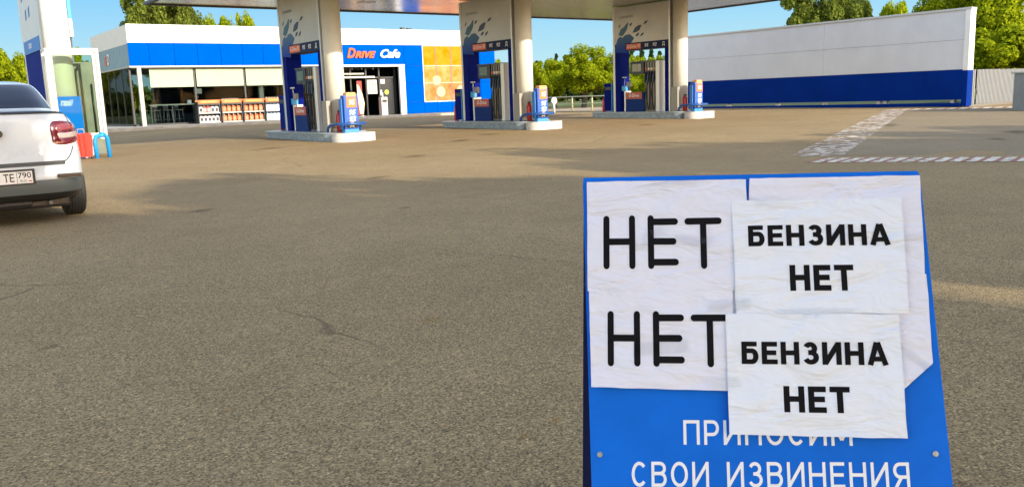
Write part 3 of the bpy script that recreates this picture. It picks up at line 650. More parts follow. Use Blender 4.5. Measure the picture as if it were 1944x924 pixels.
# ------------------------------------------------------------------ pump islands
def emblem_mat():
    if 'emblem_print' in MATS: return MATS['emblem_print']
    ma = mat('emblem_print', (.003, .05, .35), .5, spec=.15); n = ma.node_tree.nodes; l = ma.node_tree.links
    tc = n.new('ShaderNodeTexCoord'); sp_ = n.new('ShaderNodeSeparateXYZ'); l.new(tc.outputs['Object'], sp_.inputs[0])
    r = n.new('ShaderNodeMapRange'); r.inputs[1].default_value = 2.3; r.inputs[2].default_value = 3.0; l.new(sp_.outputs['Z'], r.inputs[0])
    mx = n.new('ShaderNodeMix'); mx.data_type = 'RGBA'; mx.inputs[6].default_value = (.003, .045, .36, 1); mx.inputs[7].default_value = (.10, .20, .28, 1)
    l.new(r.outputs[0], mx.inputs[0]); l.new(mx.outputs[2], n['Principled BSDF'].inputs['Base Color']); return ma
def island(x0, yc, idx, words_, gas=False):
    z0 = gz(x0, yc); kt = z0 + .24
    g_isl = 'pump islands under the canopy'
    # --- kerb base
    k = thing('pump_island', f'low raised island with a pale steel kerb, {words_}', 'pump island', (x0, yc, z0), 0, g_isl)
    def roundrect(xa, xb, ya, yb, r, n=8):
        out = []
        for cx_, cy_, a0 in ((xb - r, yb - r, 0), (xa + r, yb - r, 90), (xa + r, ya + r, 180), (xb - r, ya + r, 270)):
            for i in range(n + 1): a = radians(a0 + 90 * i / n); out.append((cx_ + r * cos(a), cy_ + r * sin(a)))
        return out
    b = MB(); b.prism(roundrect(-.38, .98, -2.25, 2.55, .35), -.15, .20); b.build('kerb', kerbm, k)
    b = MB(); b.prism(roundrect(-.42, 1.02, -2.29, 2.59, .38), .1995, .235); b.build('kerb_top', mat('kerb_light_edge', (.38, .45, .50), .35, metal=.2, var=.2, vscale=6), k)
    b = MB(); b.prism(roundrect(-.36, .92, -2.98, -2.32, .32), -.15, .215); b.build('end_cap', mat('white_kerb_end', (.58, .57, .54), .5, var=.2, vscale=7), k)
    # --- portal
    p = thing('pump_portal', f'tall silver portal panel with blue emblem, {words_}', 'portal', (x0, yc, kt), 0, 'pump portals on the islands')
    top = 4.46 - kt
    b = MB(); b.box(0, -1.5, 2.60, .5, 1.5, top); b.build('upper_panel', portalgrey, p)
    b = MB(); b.box(-.012, -1.51, 0, .512, -1.44, top, .004); b.build('edge_trim', trim, p)
    b = MB(); b.box(-.012, 1.40, 0, .512, 1.51, top, .004); b.build('edge_trim', mat('pale_trim', (.62, .62, .58), .4, metal=.3), p)
    b = MB(); b.box(0, 1.13, 0, .5, 1.40, 2.59); b.build('portal_leg', navy, p)
    b = MB(); b.box(.0, -1.44, 0, .5, -1.24, 2.59); b.build('portal_leg', navy, p)
    b = MB(); b.box(-.008, -1.435, 2.33, .50, .82, 2.61); hd = b.build('header_strip', mat('header_navy', (.004, .012, .07), .5, spec=.2), p)
    b = MB(); b.box(-.012, -.02, 2.37, -.0085, .76, 2.57); b.build('orange_label', orange, hd)
    text('header_text', 'G-Drive 95', .17, whitepaint, hd, (-.014, .37, 2.47), MX, shear=.25, width=.68, extrude=.001)
    text('header_text', '95', .17, whitepaint, hd, (-.010, -.30, 2.47), MX, shear=.25, width=.2, bold=.003, extrude=.001)
    text('header_text', '92', .17, whitepaint, hd, (-.010, -.72, 2.47), MX, shear=.25, width=.2, bold=.003, extrude=.001)
    text('header_text', 'Д', .17, whitepaint, hd, (-.010, -1.18, 2.47), MX, bold=.003, extrude=.001)
    # emblem: polygons given in the panel plane (y to the left of the viewer, z up)
    def P(zx, zy): return (zx, zy)
    eb = emblem_mat(); ed = mat('emblem_deep', (.004, .015, .06), .4)
    def z2(q):   # emblem units -> panel
        return [(1.5 - (a - 200) * .00400, 2.31 + (715 - .12 * (a - 390) - c) * .00290) for a, c in q]
    main = [(215, 740), (395, 740), (410, 660), (490, 540), (430, 490), (375, 500), (330, 545), (300, 525), (262, 560), (240, 640)]
    MXp = Matrix(((0, 0, -1, 0), (1, 0, 0, 0), (0, 1, 0, 0), (0, 0, 0, 1)))
    em = MB(); em.prism(z2(main), .0, .006, MXp); e0 = em.build('emblem', eb, p)
    for q in ([(275, 505), (310, 430), (355, 400), (402, 345), (414, 345), (395, 430), (350, 500), (322, 522)],):
        MB().prism(z2(q), .0, .0065, MXp).build('emblem_piece', mat('emblem_teal', (.012, .09, .15), .4), e0)
    for q in ([(470, 475), (500, 410), (550, 375), (590, 370), (560, 440), (515, 465)], [(610, 365), (635, 325), (675, 315), (650, 350)], [(505, 520), (530, 480), (560, 472), (540, 510)], [(570, 518), (590, 480), (622, 465), (600, 505)], [(425, 388), (440, 355), (468, 345), (450, 380)], [(275, 410), (298, 370), (308, 368), (290, 410)]):
        MB().prism(z2(q), .0, .0065, MXp).build('emblem_piece', ed, e0)
    text('wordmark', 'ГАЗПРОМНЕФТЬ', .12, mat('wordmark_grey', (.16, .19, .22), .5), p, (-.002, 1.5 - (385 - 200) * .004, 2.31 + (715 - 270) * .0029), MX, width=.75, extrude=.001)
    b = MB(); b.box(.02, -1.235, 2.58, .48, 1.125, 2.598); b.build('portal_soffit', mat('soffit_white', (.75, .75, .73), .5), p)  # plain white sheet under the upper panel
    if gas: return k, p
    # --- dispenser
    d = thing('fuel_dispenser', f'blue and orange fuel pump with black hoses, {words_}', 'fuel pump', (x0 + .05, yc, kt), 0, 'fuel pumps on the islands')
    b = MB(); b.box(0, -.12, 0, .38, .92, .70, .01); b.box(.0, -.12, .70, .38, .92, .74, .01); b.build('body', mat('pump_lower_blue', (.002, .03, .17), .5, var=.1, spec=.12), d)
    b = MB(); b.box(-.012, .0, .48, -.001, .86, .74, .004); op = b.build('orange_panel', mat('dull_orange', (.48, .09, .04), .45), d)
    text('panel_text', 'G-Drive', .17, whitepaint, op, (-.014, .43, .61), MX, shear=.25, width=.55, bold=.002, extrude=.001)
    b = MB(); b.box(-.01, .88, 0, .30, .96, .80, .01); b.build('side_casing', trim, d)
    b = MB(); b.box(.02, -.10, 1.42, .36, .62, 1.86, .015); dp = b.build('display_head', black, d)
    b = MB(); b.box(.012, .05, 1.52, .019, .52, 1.80); b.build('display_screen', mat('display_glass', (.03, .05, .03), .15, spec=.8), dp)
    for zz in (1.57, 1.66, 1.75): text('display_digits', '0.00', .07, mat('digit_green', (.25, .40, .08), .5), dp, (.0105, .30, zz), MX, width=.2, extrude=.001)
    b = MB(); b.box(.05, -.72, 0, .36, -.13, 1.86, .01); b.build('hose_tower', mat('tower_grey', (.20, .18, .145), .4, metal=.3), d)
    b = MB(); b.box(-.01, -.92, 0, .38, -.73, 1.88, .01); b.build('side_casing', mat('tower_side', (.78, .77, .70), .4, metal=.2), d)  # pale casing colour raised to stand in for sunlight on it
    b = MB(); b.box(.0, -.83, 1.861, .38, .64, 1.90, .008); b.build('top_cover', mat('top_dark', (.08, .08, .08), .4), d)
    for i in range(4):
        y = -.22 - i * .14
        b = MB(); b.box(-.02, y - .04, 1.18, .05, y + .04, 1.5, .01); b.build('nozzle_boot', black, d)
        b = MB(); b.tube([(-.03, y, 1.15), (-.05, y, 1.25), (-.04, y, 1.38), (.0, y, 1.46)], .028, 8); b.box(-.075, y - .02, 1.10, -.01, y + .02, 1.26, .01)
        b.build('nozzle', mat('nozzle%d' % (i % 2), [(.02, .02, .02), (.03, .08, .16)][i % 2], .4), d)
        b = MB(); b.box(-.004, y - .035, 1.55, .049, y + .035, 1.63, .004); b.build('grade_label', [orange, whitepaint, whitepaint, mat('yellow_label', (.6, .4, .05), .5)][i], d)
        pts = [(-.04, y, 1.12)] + [(-.05 - .04 * sin(pi * q / 10), y + .05 * sin(pi * q / 10 * 1.2) * (1 if i % 2 else -1), 1.10 - .98 * q / 10) for q in range(1, 11)]
        pts += [(-.02, y + .03, .05), (.02, y, .10), (.035, y - .01, .5), (.04, y, 1.3), (.045, y, 1.84)]
        b = MB(); b.tube(pts, .014, 6); b.build('hose', rubber, d)
    b = MB(); b.box(-.05, .60, .95, .05, .80, 1.15, .01); b.cyl((0, .70, .745), (0, .70, .96), .012); b.build('card_reader', mat('reader_grey', (.22, .22, .2), .4), d)
    # --- washing kit on the far leg
    w = thing('squeegee_holder', f'pale blue squeegee holder inside the portal, {words_}', 'squeegee holder', (x0 + .05, yc + 1.05, kt), 0, 'squeegee holders on the portals')
    b = MB(); b.box(.0, -.10, .80, .18, .065, 1.0, .02); b.build('tray', mat('sky_blue_plastic', (.03, .35, .75), .3), w)
    b = MB(); b.cyl((.08, -.02, .95), (.02, -.10, 1.32), .010); b.box(-.03, -.19, 1.30, .05, -.02, 1.34, .006); b.build('squeegee', mat('squeegee_white', (.65, .68, .66), .4), w)
    # --- navy bin beyond the portal
    q = thing('waste_bin', f'navy box bin beyond the portal, {words_}', 'bin', (x0 + .05, yc + 1.66, kt), 0, 'navy bins on the islands')
    b = MB(); b.box(0, 0, 0.04, .42, .45, 1.12, .012); b.build('body', navy, q)
    b = MB(); b.box(-.012, -.012, 0.0, .432, .03, 1.10, .004); b.build('side_trim', mat('bin_blue_trim', (.03, .25, .6), .4), q)
    b = MB(); b.box(-.01, .06, .86, .0, .39, .98, .004); b.build('flap', black, q)
    # --- red extinguishers
    for nm, (ex_, ey_) in (('beside the navy bin', (.2, 2.28)), ('at the column foot', (.12, -2.12))):
        e = thing('fire_extinguisher', f'red fire extinguisher {nm}, {words_}', 'fire extinguisher', (x0 + ex_, yc + ey_, kt), 0, 'fire extinguishers on the islands')
        b = MB(); b.lathe([(.078, 0), (.082, .02), (.082, .44), (.07, .49), (.03, .53), (.028, .56)], n=18); b.build('cylinder', red, e)
        b = MB(); b.box(-.02, -.07, .56, .02, .05, .60, .008); b.tube([(0, .05, .57), (0, .11, .5), (0, .105, .2)], .012, 6); b.build('valve', black, e)
    # --- grade stand with hoop
    s = thing('grade_stand', f'blue stand listing fuel grades, {words_}', 'stand', (x0 + .24, yc - 2.56, z0 + .215), 0, 'fuel grade stands on the island ends')
    b = MB(); b.box(-.21, -.11, .10, .21, .11, 1.04, .02); b.build('body', mat('stand_blue', (.006, .09, .45), .35), s)
    b = MB(); b.box(-.262, -.03, .1, -.212, .11, .94, .012); b.build('side_trim', mat('stand_side', (.02, .16, .5), .35), s); b = MB(); b.box(.212, -.03, .1, .26, .11, 1.08, .012); b.build('side_trim', mat('stand_side', (.02, .16, .5), .35), s)
    b = MB(); b.box(-.13, -.118, .70, .17, -.111, .98); ol = b.build('orange_label', mat('bright_orange', (.85, .17, .03), .45), s)
    b = MB(); b.box(-.13, -.12, .99, .17, .09, 1.12, .03); b.build('orange_top', mat('pale_orange', (.85, .36, .12), .45), s)
    text('grade_text', '95', .20, whitepaint, ol, (.02, -.12, .84), MY, shear=.2, width=.17, bold=.004, extrude=.001)
    text('grade_text', '95', .19, whitepaint, s, (.02, -.112, .56), MY, shear=.25, width=.2, bold=.006, extrude=.001)
    text('grade_text', '92', .19, whitepaint, s, (.02, -.112, .38), MY, shear=.25, width=.2, bold=.006, extrude=.001)
    b = MB(); b.box(-.14, -.118, .13, .17, -.111, .31); bl = b.build('black_label', black, s)
    text('grade_text', 'Д', .17, whitepaint, bl, (.0, -.12, .22), MY, bold=.004, extrude=.001)
    b = MB(); b.box(-.22, -.1, 0, .22, .1, .098, .01); b.build('foot', mat('stand_foot', (.03, .22, .5), .4), s)
    # --- blue guard hoop
    h_ = thing('guard_hoop', f'low blue tubular guard hoop, {words_}', 'guard hoop', (x0 + .24, yc - 2.56, z0 + .215), 0, 'blue guard hoops on the island ends')
    pts = [(-.50, .42, 0), (-.50, .40, .14), (-.48, .30, .22), (-.44, .1, .25)] + [(-.44 * cos(radians(a)), -.0 - .32 * sin(radians(a)), .25) for a in range(10, 171, 16)] + [(.44, .1, .25), (.48, .30, .22), (.50, .40, .14), (.50, .42, 0)]
    b = MB(); b.tube(pts, .04, 10); b.build('hoop', mat('hoop_deep_blue', (.008, .07, .28), .35, coat=.3), h_)
    # --- grey service box
    g = thing('service_box', f'small grey metal box against the column, {words_}', 'service box', (x0 + .0, yc - 1.90, kt), 0, 'grey boxes beside the columns')
    b = MB(); b.box(-.22, -.16, 0, -.085, .16, .88, .01); b.build('cabinet', mat('grey_box', (.32, .30, .25), .5, metal=.2), g)
    return k, p
ISL = [(10.6, 24.7, 'on the island near the bottle racks'), (16.8, 23.8, 'on the island before the poster wall'), (23.8, 23.5, 'on the island by the screen wall')]
for i, (x0, yc, w_) in enumerate(ISL): island(x0, yc, i, w_)

# canopy with its columns -------------------------------------------------
can = thing('canopy', 'large flat forecourt canopy with pale soffit on round columns', 'canopy', (0, 0, 0))
soff = mat('soffit_panel', (.55, .53, .49), .22, metal=.75, var=.08, vscale=1.2)
b = MB()
yy = 18.0
while yy < 28.99:
    b.box(7.5, yy + .004, 4.5, 28.2, min(29, yy + .55) - .004, 4.53); yy += .55
b.build('soffit', soff, can)
b = MB(); b.box(7.42, 17.9, 4.535, 28.3, 29.1, 5.15); b.build('roof', white, can)
b = MB(); b.box(7.36, 29.0, 4.46, 28.36, 29.14, 4.54); b.box(7.36, 17.86, 4.46, 28.36, 17.99, 4.54); b.box(7.36, 18, 4.46, 7.5, 29, 4.54); b.box(28.2, 18, 4.46, 28.36, 29, 4.54); b.build('edge_trim', mat('dark_trim', (.05, .05, .045), .5), can)
colm = mat('column_paint', (.66, .63, .54), .45, var=.05)
for x0, yc, w_ in ISL:
    z0 = gz(x0, yc) + .24
    b = MB(); b.cyl((x0 + .22, yc - 1.80, z0), (x0 + .22, yc - 1.80, 4.5), .27, n=40); b.cyl((x0 + .22, yc - 1.80, z0), (x0 + .22, yc - 1.80, z0 + .1), .30, n=40); b.build('column', colm, can)
    for dx in (4.0,):
        for dy in (.2,):
            pass
# recessed downlights in the soffit
for i in range(3):
    for j in range(2):
        x = 13.6 + i * 6.2; y = 21.2 + j * 5
        b = MB(); b.box(x, y, 4.488, x + .5, y + .5, 4.499, .004); b.build('downlight', mat('unlit_lens', (.7, .7, .68), .3), can)

# ------------------------------------------------------------------ gas column at the edge of the forecourt
GX, GY = 3.6, 25.45; gk = gz(GX, GY)
k = thing('pump_island', 'low raised island under the gas column, mostly hidden by the car', 'pump island', (GX, GY, gk))
b = MB(); b.box(-.4, -1.4, -.1, 1.0, 2.2, .22, .05); b.build('kerb', kerbm, k)
p = thing('gas_portal', 'narrow silver portal with navy leg and blue header beside the gas column', 'portal', (GX, GY, gk + .24))
b = MB(); b.box(0, -1.5, 2.60, .5, 1.5, 4.4); b.build('upper_panel', mat('pale_portal', (.60, .60, .58), .42, metal=.2, var=.05), p)
b = MB(); b.box(-.012, -1.51, 0, .512, -1.30, 4.4, .004); b.build('edge_trim', trim, p)
b = MB(); b.box(-.012, 1.38, 0, .512, 1.51, 4.4, .004); b.build('edge_trim', trim, p)
b = MB(); b.box(0, -1.29, 0, .5, 1.37, 2.40, .0); b.build('portal_leg', navy, p)
b = MB(); b.box(-.02, -1.29, 2.41, .5, 1.30, 2.75); hd = b.build('header_strip', mat('gas_header_blue', (.01, .1, .42), .35), p)
text('header_text', 'газ', .22, whitepaint, hd, (-.022, .25, 2.60), MX, shear=.2, width=.5, bold=.003, extrude=.001)
MXp = Matrix(((0, 0, -1, 0), (1, 0, 0, 0), (0, 1, 0, 0), (0, 0, 0, 1)))
for i, (y, z, h_, w_) in enumerate([(.95, 3.75, .55, .28), (.55, 3.25, .28, .18), (.0, 3.28, .28, .18), (1.1, 4.2, .2, .2)]):
    MB().prism([(y, z), (y - w_, z + h_ * .15), (y - w_ * 1.25, z + h_), (y - w_ * .2, z + h_ * .85)], 0, .006, MXp).build('emblem_piece', mat('emblem_blue', (.01, .09, .34), .4), p)
gc = thing('gas_column', 'thick pale round column rising above the white framed glass screen', 'column', (GX + .30, GY - 1.78, gk + .22))
b = MB(); b.cyl((0, 0, 0), (0, 0, 4.6), .29, n=40); b.build('shaft', colm, gc)
b = MB(); b.cyl((0, 0, 4.6), (0, 0, 4.66), .45, n=40); b.build('top_plate', trim, gc)
fl = thing('banner_panel', 'narrow white and light blue panel edge behind the gas column', 'sign panel', (GX + .75, GY - 1.2, gk + .22))
b = MB(); b.box(-.04, 0, 2.75, .04, .5, 3.2, .01); b.build('white_face', white, fl); b = MB(); b.box(-.04, 0, 3.85, .04, .5, 4.4, .01); b.build('white_face', white, fl)
b = MB(); b.box(-.04, 0, 3.2, .04, .5, 3.85, .01); b.build('blue_face', mat('sky_blue', (.02, .4, .8), .4), fl)
b = MB(); b.cyl((0, .25, 0), (0, .25, 2.75), .03); b.build('post', steel, fl)
# white framed glass screen
upvc = mat('white_upvc', (.58, .56, .52), .35)
sc = thing('glass_screen', 'white framed glass screen standing in front of the gas column', 'glass screen', (3.47, 22.9, gz(3.5, 22.9)))
def frame_piece(b, x0, z0, x1, z1, w, y0, y1):
    b.box(x0, y0, z0, x0 + w, y1, z1, .008); b.box(x1 - w, y0, z0, x1, y1, z1, .008)
    b.box(x0 + w, y0, z1 - w, x1 - w, y1, z1, .008); b.box(x0 + w, y0, z0, x1 - w, y1, z0 + w, .008)
SW, SZ0, SZ1 = 1.17, .45, 2.63
b = MB(); frame_piece(b, 0, SZ0, SW, SZ1, .075, 0, .10); b.build('outer_frame', upvc, sc)
b = MB(); frame_piece(b, .085, SZ0 + .085, SW - .085, SZ1 - .085, .07, .015, .085); b.build('sash', upvc, sc)
b = MB(); b.box(.155, .045, SZ0 + .155, SW - .155, .055, SZ1 - .155); b.build('pane', glass('greenish_glass', (.80, .88, .80), .0, 1.10), sc)
b = MB(); frame_piece(b, 0, SZ0, SW, SZ1, .06, .5, .55); b.box(0, .1, SZ1 - .05, .05, .5, SZ1); b.box(SW - .05, .1, SZ1 - .05, SW, .5, SZ1); b.build('rear_frame', upvc, sc)
for lx, ly in ((.10, .02), (.62, .02), (.10, .5)): b = MB(); b.box(lx, ly, 0, lx + .06, ly + .05, SZ0); b.build('leg', upvc, sc)
gs = thing('gas_stand', 'light blue stand lettered for gas behind the white framed glass', 'stand', (3.92, 23.25, gz(3.9, 23.2)))
b = MB(); b.box(-.27, -.05, .0, .27, .05, 1.50, .02); b.build('body', mat('gas_stand_blue', (.0, .17, .85), .6, spec=.1), gs)
text('stand_text', 'газ//', .20, whitepaint, gs, (-.06, -.052, 1.34), MY, shear=.2, width=.28, bold=.004, extrude=.001)
# dark cabinet strip behind the column, seen through the glass
gd = thing('gas_cabinet', 'grey green metal gas dispenser cabinet behind the glass screen', 'cabinet', (4.55, 24.3, gz(4.5, 24.3)))
b = MB(); b.box(-.28, -.1, 0, .35, .5, 2.35, .01); b.build('housing', mat('green_grey_metal', (.12, .14, .11), .45, metal=.3, var=.2), gd)
b = MB(); b.cyl((-.34, -.16, .1), (-.34, -.16, 2.3), .03, n=10); b.cyl((.1, -.14, .5), (.1, -.14, 1.8), .02, n=8); b.build('pipe', mat('dark_pipe', (.02, .03, .02), .4), gd)
# red plastic barrier and small blue hoop
rb = thing('red_barrier', 'glossy red plastic barrier panel on short black legs beside the car', 'barrier', (3.98, 22.55, gz(4, 22.5)))
b = MB(); bm = bmesh.new()
b.prism([(-.20, .06), (.20, .06), (.23, .56), (.20, .62), (-.18, .62), (-.23, .56)], -.05, .05, Matrix(((1, 0, 0, 0), (0, 0, 1, 0), (0, 1, 0, 0), (0, 0, 0, 1)))); b.box(-.06, -.075, .10, -.03, -.05, .58, .01); b.box(.04, -.075, .10, .07, -.05, .58, .01); b.build('panel', redpl, rb)
b = MB(); b.tube([(-.08, 0, .61), (-.06, 0, .72), (.06, 0, .72), (.08, 0, .61)], .014, 6); b.build('handle', mat('beige_handle', (.4, .3, .2), .5), rb)
b = MB(); b.box(-.22, -.06, 0, -.17, .06, .08, .01); b.box(.17, -.06, 0, .22, .06, .08, .01); b.build('foot', black, rb)
bh = thing('blue_hoop', 'short bright blue tubular hoop barrier next to the red barrier', 'guard hoop', (4.42, 22.55, gz(4.4, 22.5)))
b = MB(); b.tube([(-.14, 0, 0), (-.155, 0, .40), (-.12, 0, .52), (0, 0, .55), (.06, -.02, .55)], .05, 10); b.tube([(.17, .12, 0), (.15, .1, .48), (.08, .05, .56), (-.02, .0, .58)], .05, 10); b.build('hoop', mat('bright_hoop', (.01, .28, .72), .3, coat=.4), bh)

# ------------------------------------------------------------------ shop
sh = thing('shop_building', 'low petrol station shop with white and bright blue fascia', 'building', (10, 43, .44))
ZB = .44
def sz(z): return z - ZB
L_, D_ = 21.0, 8.0
whitef = mat('fascia_white', (.80, .80, .77), .4, var=.03, vscale=.8)
b = MB(); b.box(.04, .05, sz(3.24), L_ - .04, D_ - .05, sz(5.08)); b.build('fascia_backing', mat('seam_grey', (.12, .13, .15), .6), sh)
seams = [0, .92, 2.08, 3.17, 4.30, 5.39, 6.45, 7.5, 8.6, 9.7, 10.55, 11.6, 12.7, 13.7, 14.7, 15.85, 16.7, 17.75, 18.8, 19.9, 21.0]
b = MB(); c = MB()
for s0, s1 in zip(seams, seams[1:]):
    b.box(s0 + .008, 0, sz(4.31), s1 - .008, .05, sz(5.15)); 
    if s1 <= 9.9: c.box(s0 + .008, .0, sz(3.24), s1 - .008, .05, sz(4.295))
c.box(9.708, 0, sz(3.24), 14.65, .05, sz(4.295))
b.build('fascia', whitef, sh); c.build('blue_fascia', blue, sh)
b = MB(); b.box(-.02, -.03, sz(3.17), 14.66, .06, sz(3.235)); b.box(-.03, -.02, sz(3.17), .04, D_, sz(3.235)); b.build('fascia_trim', mat('trim_grey', (.42, .42, .40), .4, metal=.4), sh)
b = MB(); b.box(0, .05, sz(4.25), .04, D_, sz(5.12)); b.build('side_fascia', mat('side_white_shaded', (.60, .60, .57), .5, var=.05), sh)  # fascia white darkened, the shade of this side put into the colour
b = MB()
for i in range(32): b.box(-.005 if i % 2 else .006, .05 + i * .248, sz(3.24), .04, .05 + (i + 1) * .248, sz(4.245))
b.build('side_ribs', mat('side_blue_sheen', (.20, .30, .38), .45, metal=.2), sh)  # fascia blue greyed to carry its grazing reflection in the colour
text('side_sign', 'D', .75, mat('side_sign_white', (.7, .68, .66), .5), sh, (-.03, 4.2, sz(3.72)), MX, shear=.3, bold=.01)
text('side_sign', 'G', .65, orange, sh, (-.03, 4.9, sz(3.68)), MX, shear=.3, bold=.01)
b = MB(); b.box(.04, .05, sz(5.081), L_, D_, sz(5.13)); b.build('roof', mat('roof_grey', (.3, .3, .3), .8), sh)
b = MB(); b.box(14.75, .25, sz(5.13), 14.95, .45, sz(5.30)); b.box(15.15, .25, sz(5.13), 15.4, .45, sz(5.27)); b.build('roof_vent', darkframe, sh)
# right hand blue wall with panel joints
b = MB(); b.box(14.66, .04, sz(.46), L_, .10, sz(4.29)); b.build('wall_backing', mat('joint_blue', (.02, .10, .35), .5), sh)
b = MB(); xsn = [14.66, 15.86, 16.73, 17.77, 18.8, 19.9, 21.0]; zsn = [.46, 1.12, 2.17, 3.15, 4.295]
for x0_, x1_ in zip(xsn, xsn[1:]):
    for z0_, z1_ in zip(zsn, zsn[1:]): b.box(x0_ + .01, 0, sz(z0_) + .008, x1_ - .01, .04, sz(z1_) - .008)
b.build('blue_wall', blue, sh)
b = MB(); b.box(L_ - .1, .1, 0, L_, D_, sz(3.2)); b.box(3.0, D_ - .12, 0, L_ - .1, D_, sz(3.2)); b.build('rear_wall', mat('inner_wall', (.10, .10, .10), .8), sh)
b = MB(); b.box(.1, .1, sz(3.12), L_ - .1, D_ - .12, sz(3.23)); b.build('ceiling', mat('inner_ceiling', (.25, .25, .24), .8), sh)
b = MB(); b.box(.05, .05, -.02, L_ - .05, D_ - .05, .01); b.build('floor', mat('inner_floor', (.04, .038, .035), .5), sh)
b = MB(); b.box(2.2, 3.6, .01, 10.2, 3.75, sz(3.12)); b.box(14.3, .12, .01, 14.5, 4, sz(3.12)); b.build('partition', mat('inner_shade', (.008, .011, .018), .8, spec=.1), sh)  # near-black colour stands in for the shade inside the shop
# poster panels
adm = []
for i, (ca_, cb_) in enumerate([((.62, .16, .0), (.60, .24, .02)), ((.58, .17, .015), (.56, .31, .13)), ((.54, .12, .025), (.54, .26, .11))]):
    adm.append(mat('poster_print_%d' % i, ca_, .8, col2=cb_, vscale=1.6, spec=0.0))
po = thing('advertising_poster', 'large orange and cream advertising poster on the blue shop wall', 'poster', (10, 43, ZB))
b = MB(); b.box(15.86, -.03, sz(1.08), 19.46, -.002, sz(4.28)); b.build('poster_frame', mat('poster_white', (.78, .76, .72), .5), po)
pz = [(1.13, 2.155, 2), (2.175, 3.14, 1), (3.16, 4.26, 0)]; pxs = [(15.90, 16.735), (16.765, 17.755), (17.785, 18.785), (18.815, 19.44)]
for z0_, z1_, mi in pz:
    for j, (x0_, x1_) in enumerate(pxs):
        b = MB(); b.box(x0_, -.036, sz(z0_), x1_, -.031, sz(z1_)); b.build('poster_panel', adm[mi], po)
b = MB()
for xx in (16.75, 17.77, 18.80): b.box(xx - .02, -.042, sz(1.0), xx + .02, -.03, sz(4.29))
b.build('poster_joint', mat('poster_joint', (.03, .08, .2), .5), po)
for cx_, cz_, r_ in ((16.75, 2.3, .28), (17.0, 1.65, .3), (18.4, 1.7, .28)):
    b = MB(); b.cyl((cx_, -.046, sz(cz_)), (cx_, -.043, sz(cz_)), r_, n=24); b.build('poster_cup', mat('cup_print', (.60, .42, .26), .8, spec=0.0), po)
# name sign
text('sign_lettering', 'D', .72, mat('sign_orange', (.80, .13, .03), .5, spec=.1), sh, (11.30, -.06, sz(3.82)), MY, shear=.35, bold=.02, width=.52, extrude=.03, label='large raised orange initial')
text('sign_lettering', 'RIVE', .46, MATS['sign_orange'], sh, (12.12, -.06, sz(3.75)), MY, shear=.35, bold=.022, width=1.28, extrude=.03, label='raised orange letters')
text('sign_lettering', 'Cafe', .62, mat('sign_bright_white', (.85, .85, .85), .4), sh, (13.68, -.06, sz(3.80)), MY, shear=.35, bold=.016, width=1.25, extrude=.03, label='raised white letters')
# glazing on the left
b = MB()
for x in (0.04, .50, 3.0, 5.48, 7.9, 9.9): b.box(x - .04, .30, 0, x + .04, .40, sz(3.17))
b.box(0, .30, 0, 10.3, .40, .08); b.build('window_frame', darkframe, sh)
b = MB(); b.box(.08, .345, .08, 10.2, .355, sz(3.15)); b.build('window_glass', shopglass, sh)
b = MB()
for y in (.45, 1.9, 3.4, 4.9, 6.4, 7.95): b.box(.01, y - .03, 0, .05, y + .02, sz(3.17))
b.box(0, .4, 0, .08, 8, .1); b.build('window_frame', darkframe, sh)
b = MB(); b.box(.035, .42, .1, .045, 7.95, sz(3.15)); b.build('side_glass', glass('pale_glass', (.9, .92, .88), .0, 1.09), sh)
b = MB(); b.box(.1, 7.95, .1, 3.0, 7.96, sz(3.15)); b.build('rear_glass', MATS['pale_glass'], sh)
b = MB()
for x in (.1, 1.5, 3.0): b.box(x - .03, 7.9, 0, x + .04, 8, sz(3.12))
b.build('window_frame', darkframe, sh)
blindm = mat('cream_blind', (.40, .47, .31), .7, var=.03)
for x0_, x1_ in ((.90, 2.93), (3.08, 5.42), (5.56, 7.85), (8.0, 9.8)):
    b = MB(); b.box(x0_, .26, sz(2.24), x1_, .285, sz(3.14), .004); b.build('window_blind', blindm, sh)
b = MB(); b.box(.30, -.02, 0, .48, .16, sz(3.17), .01); b.build('corner_post', mat('post_beige', (.50, .45, .34), .5), sh)
b = MB(); b.box(6.3, .55, 0, 6.52, .75, sz(3.1)); b.box(3.02, .5, sz(1.9), 3.35, .7, sz(2.15)); b.build('inner_column', mat('post_beige', (.50, .45, .34), .5), sh)
b = MB(); b.box(9.9, -.02, 0, 10.4, .4, sz(3.17)); b.build('wall_pier', blue, sh)
# entrance
b = MB(); b.box(14.30, -.04, 0, 14.64, .4, sz(3.22), .01); b.box(10.4, -.04, sz(3.12), 14.29, .4, sz(3.22), .01); b.build('entrance_surround', mat('surround_white', (.80, .80, .78), .45), sh)
b = MB()
for x in (10.45, 11.5, 12.45, 13.27, 14.26): b.box(x - .04, .5, 0, x + .04, .62, sz(3.12))
b.box(10.4, .5, sz(2.50), 14.3, .62, sz(2.58)); b.build('door_frame', darkframe, sh)
b = MB(); b.box(10.4, .30, sz(2.52), 12.9, .49, sz(2.62), .01); b.build('door_header', mat('header_cream', (.6, .56, .46), .5), sh)
b = MB(); b.box(12.5, .555, .05, 13.22, .565, sz(2.5)); b.box(10.5, .555, .05, 11.46, .565, sz(2.5)); b.box(10.5, .555, sz(2.58), 14.2, .565, sz(3.1)); b.build('door_glass', shopglass, sh)
dr = MB(); dr.box(13.32, .54, .02, 14.21, .58, sz(2.48), .004); dr = dr.build('door', mat('dark_door', (.03, .032, .035), .25), sh)
b = MB(); b.cyl((13.72, .535, sz(1.72)), (13.72, .538, sz(1.72)), .13, n=24); b.build('yellow_disc', mat('yellow_disc', (.70, .75, .05), .5), dr)
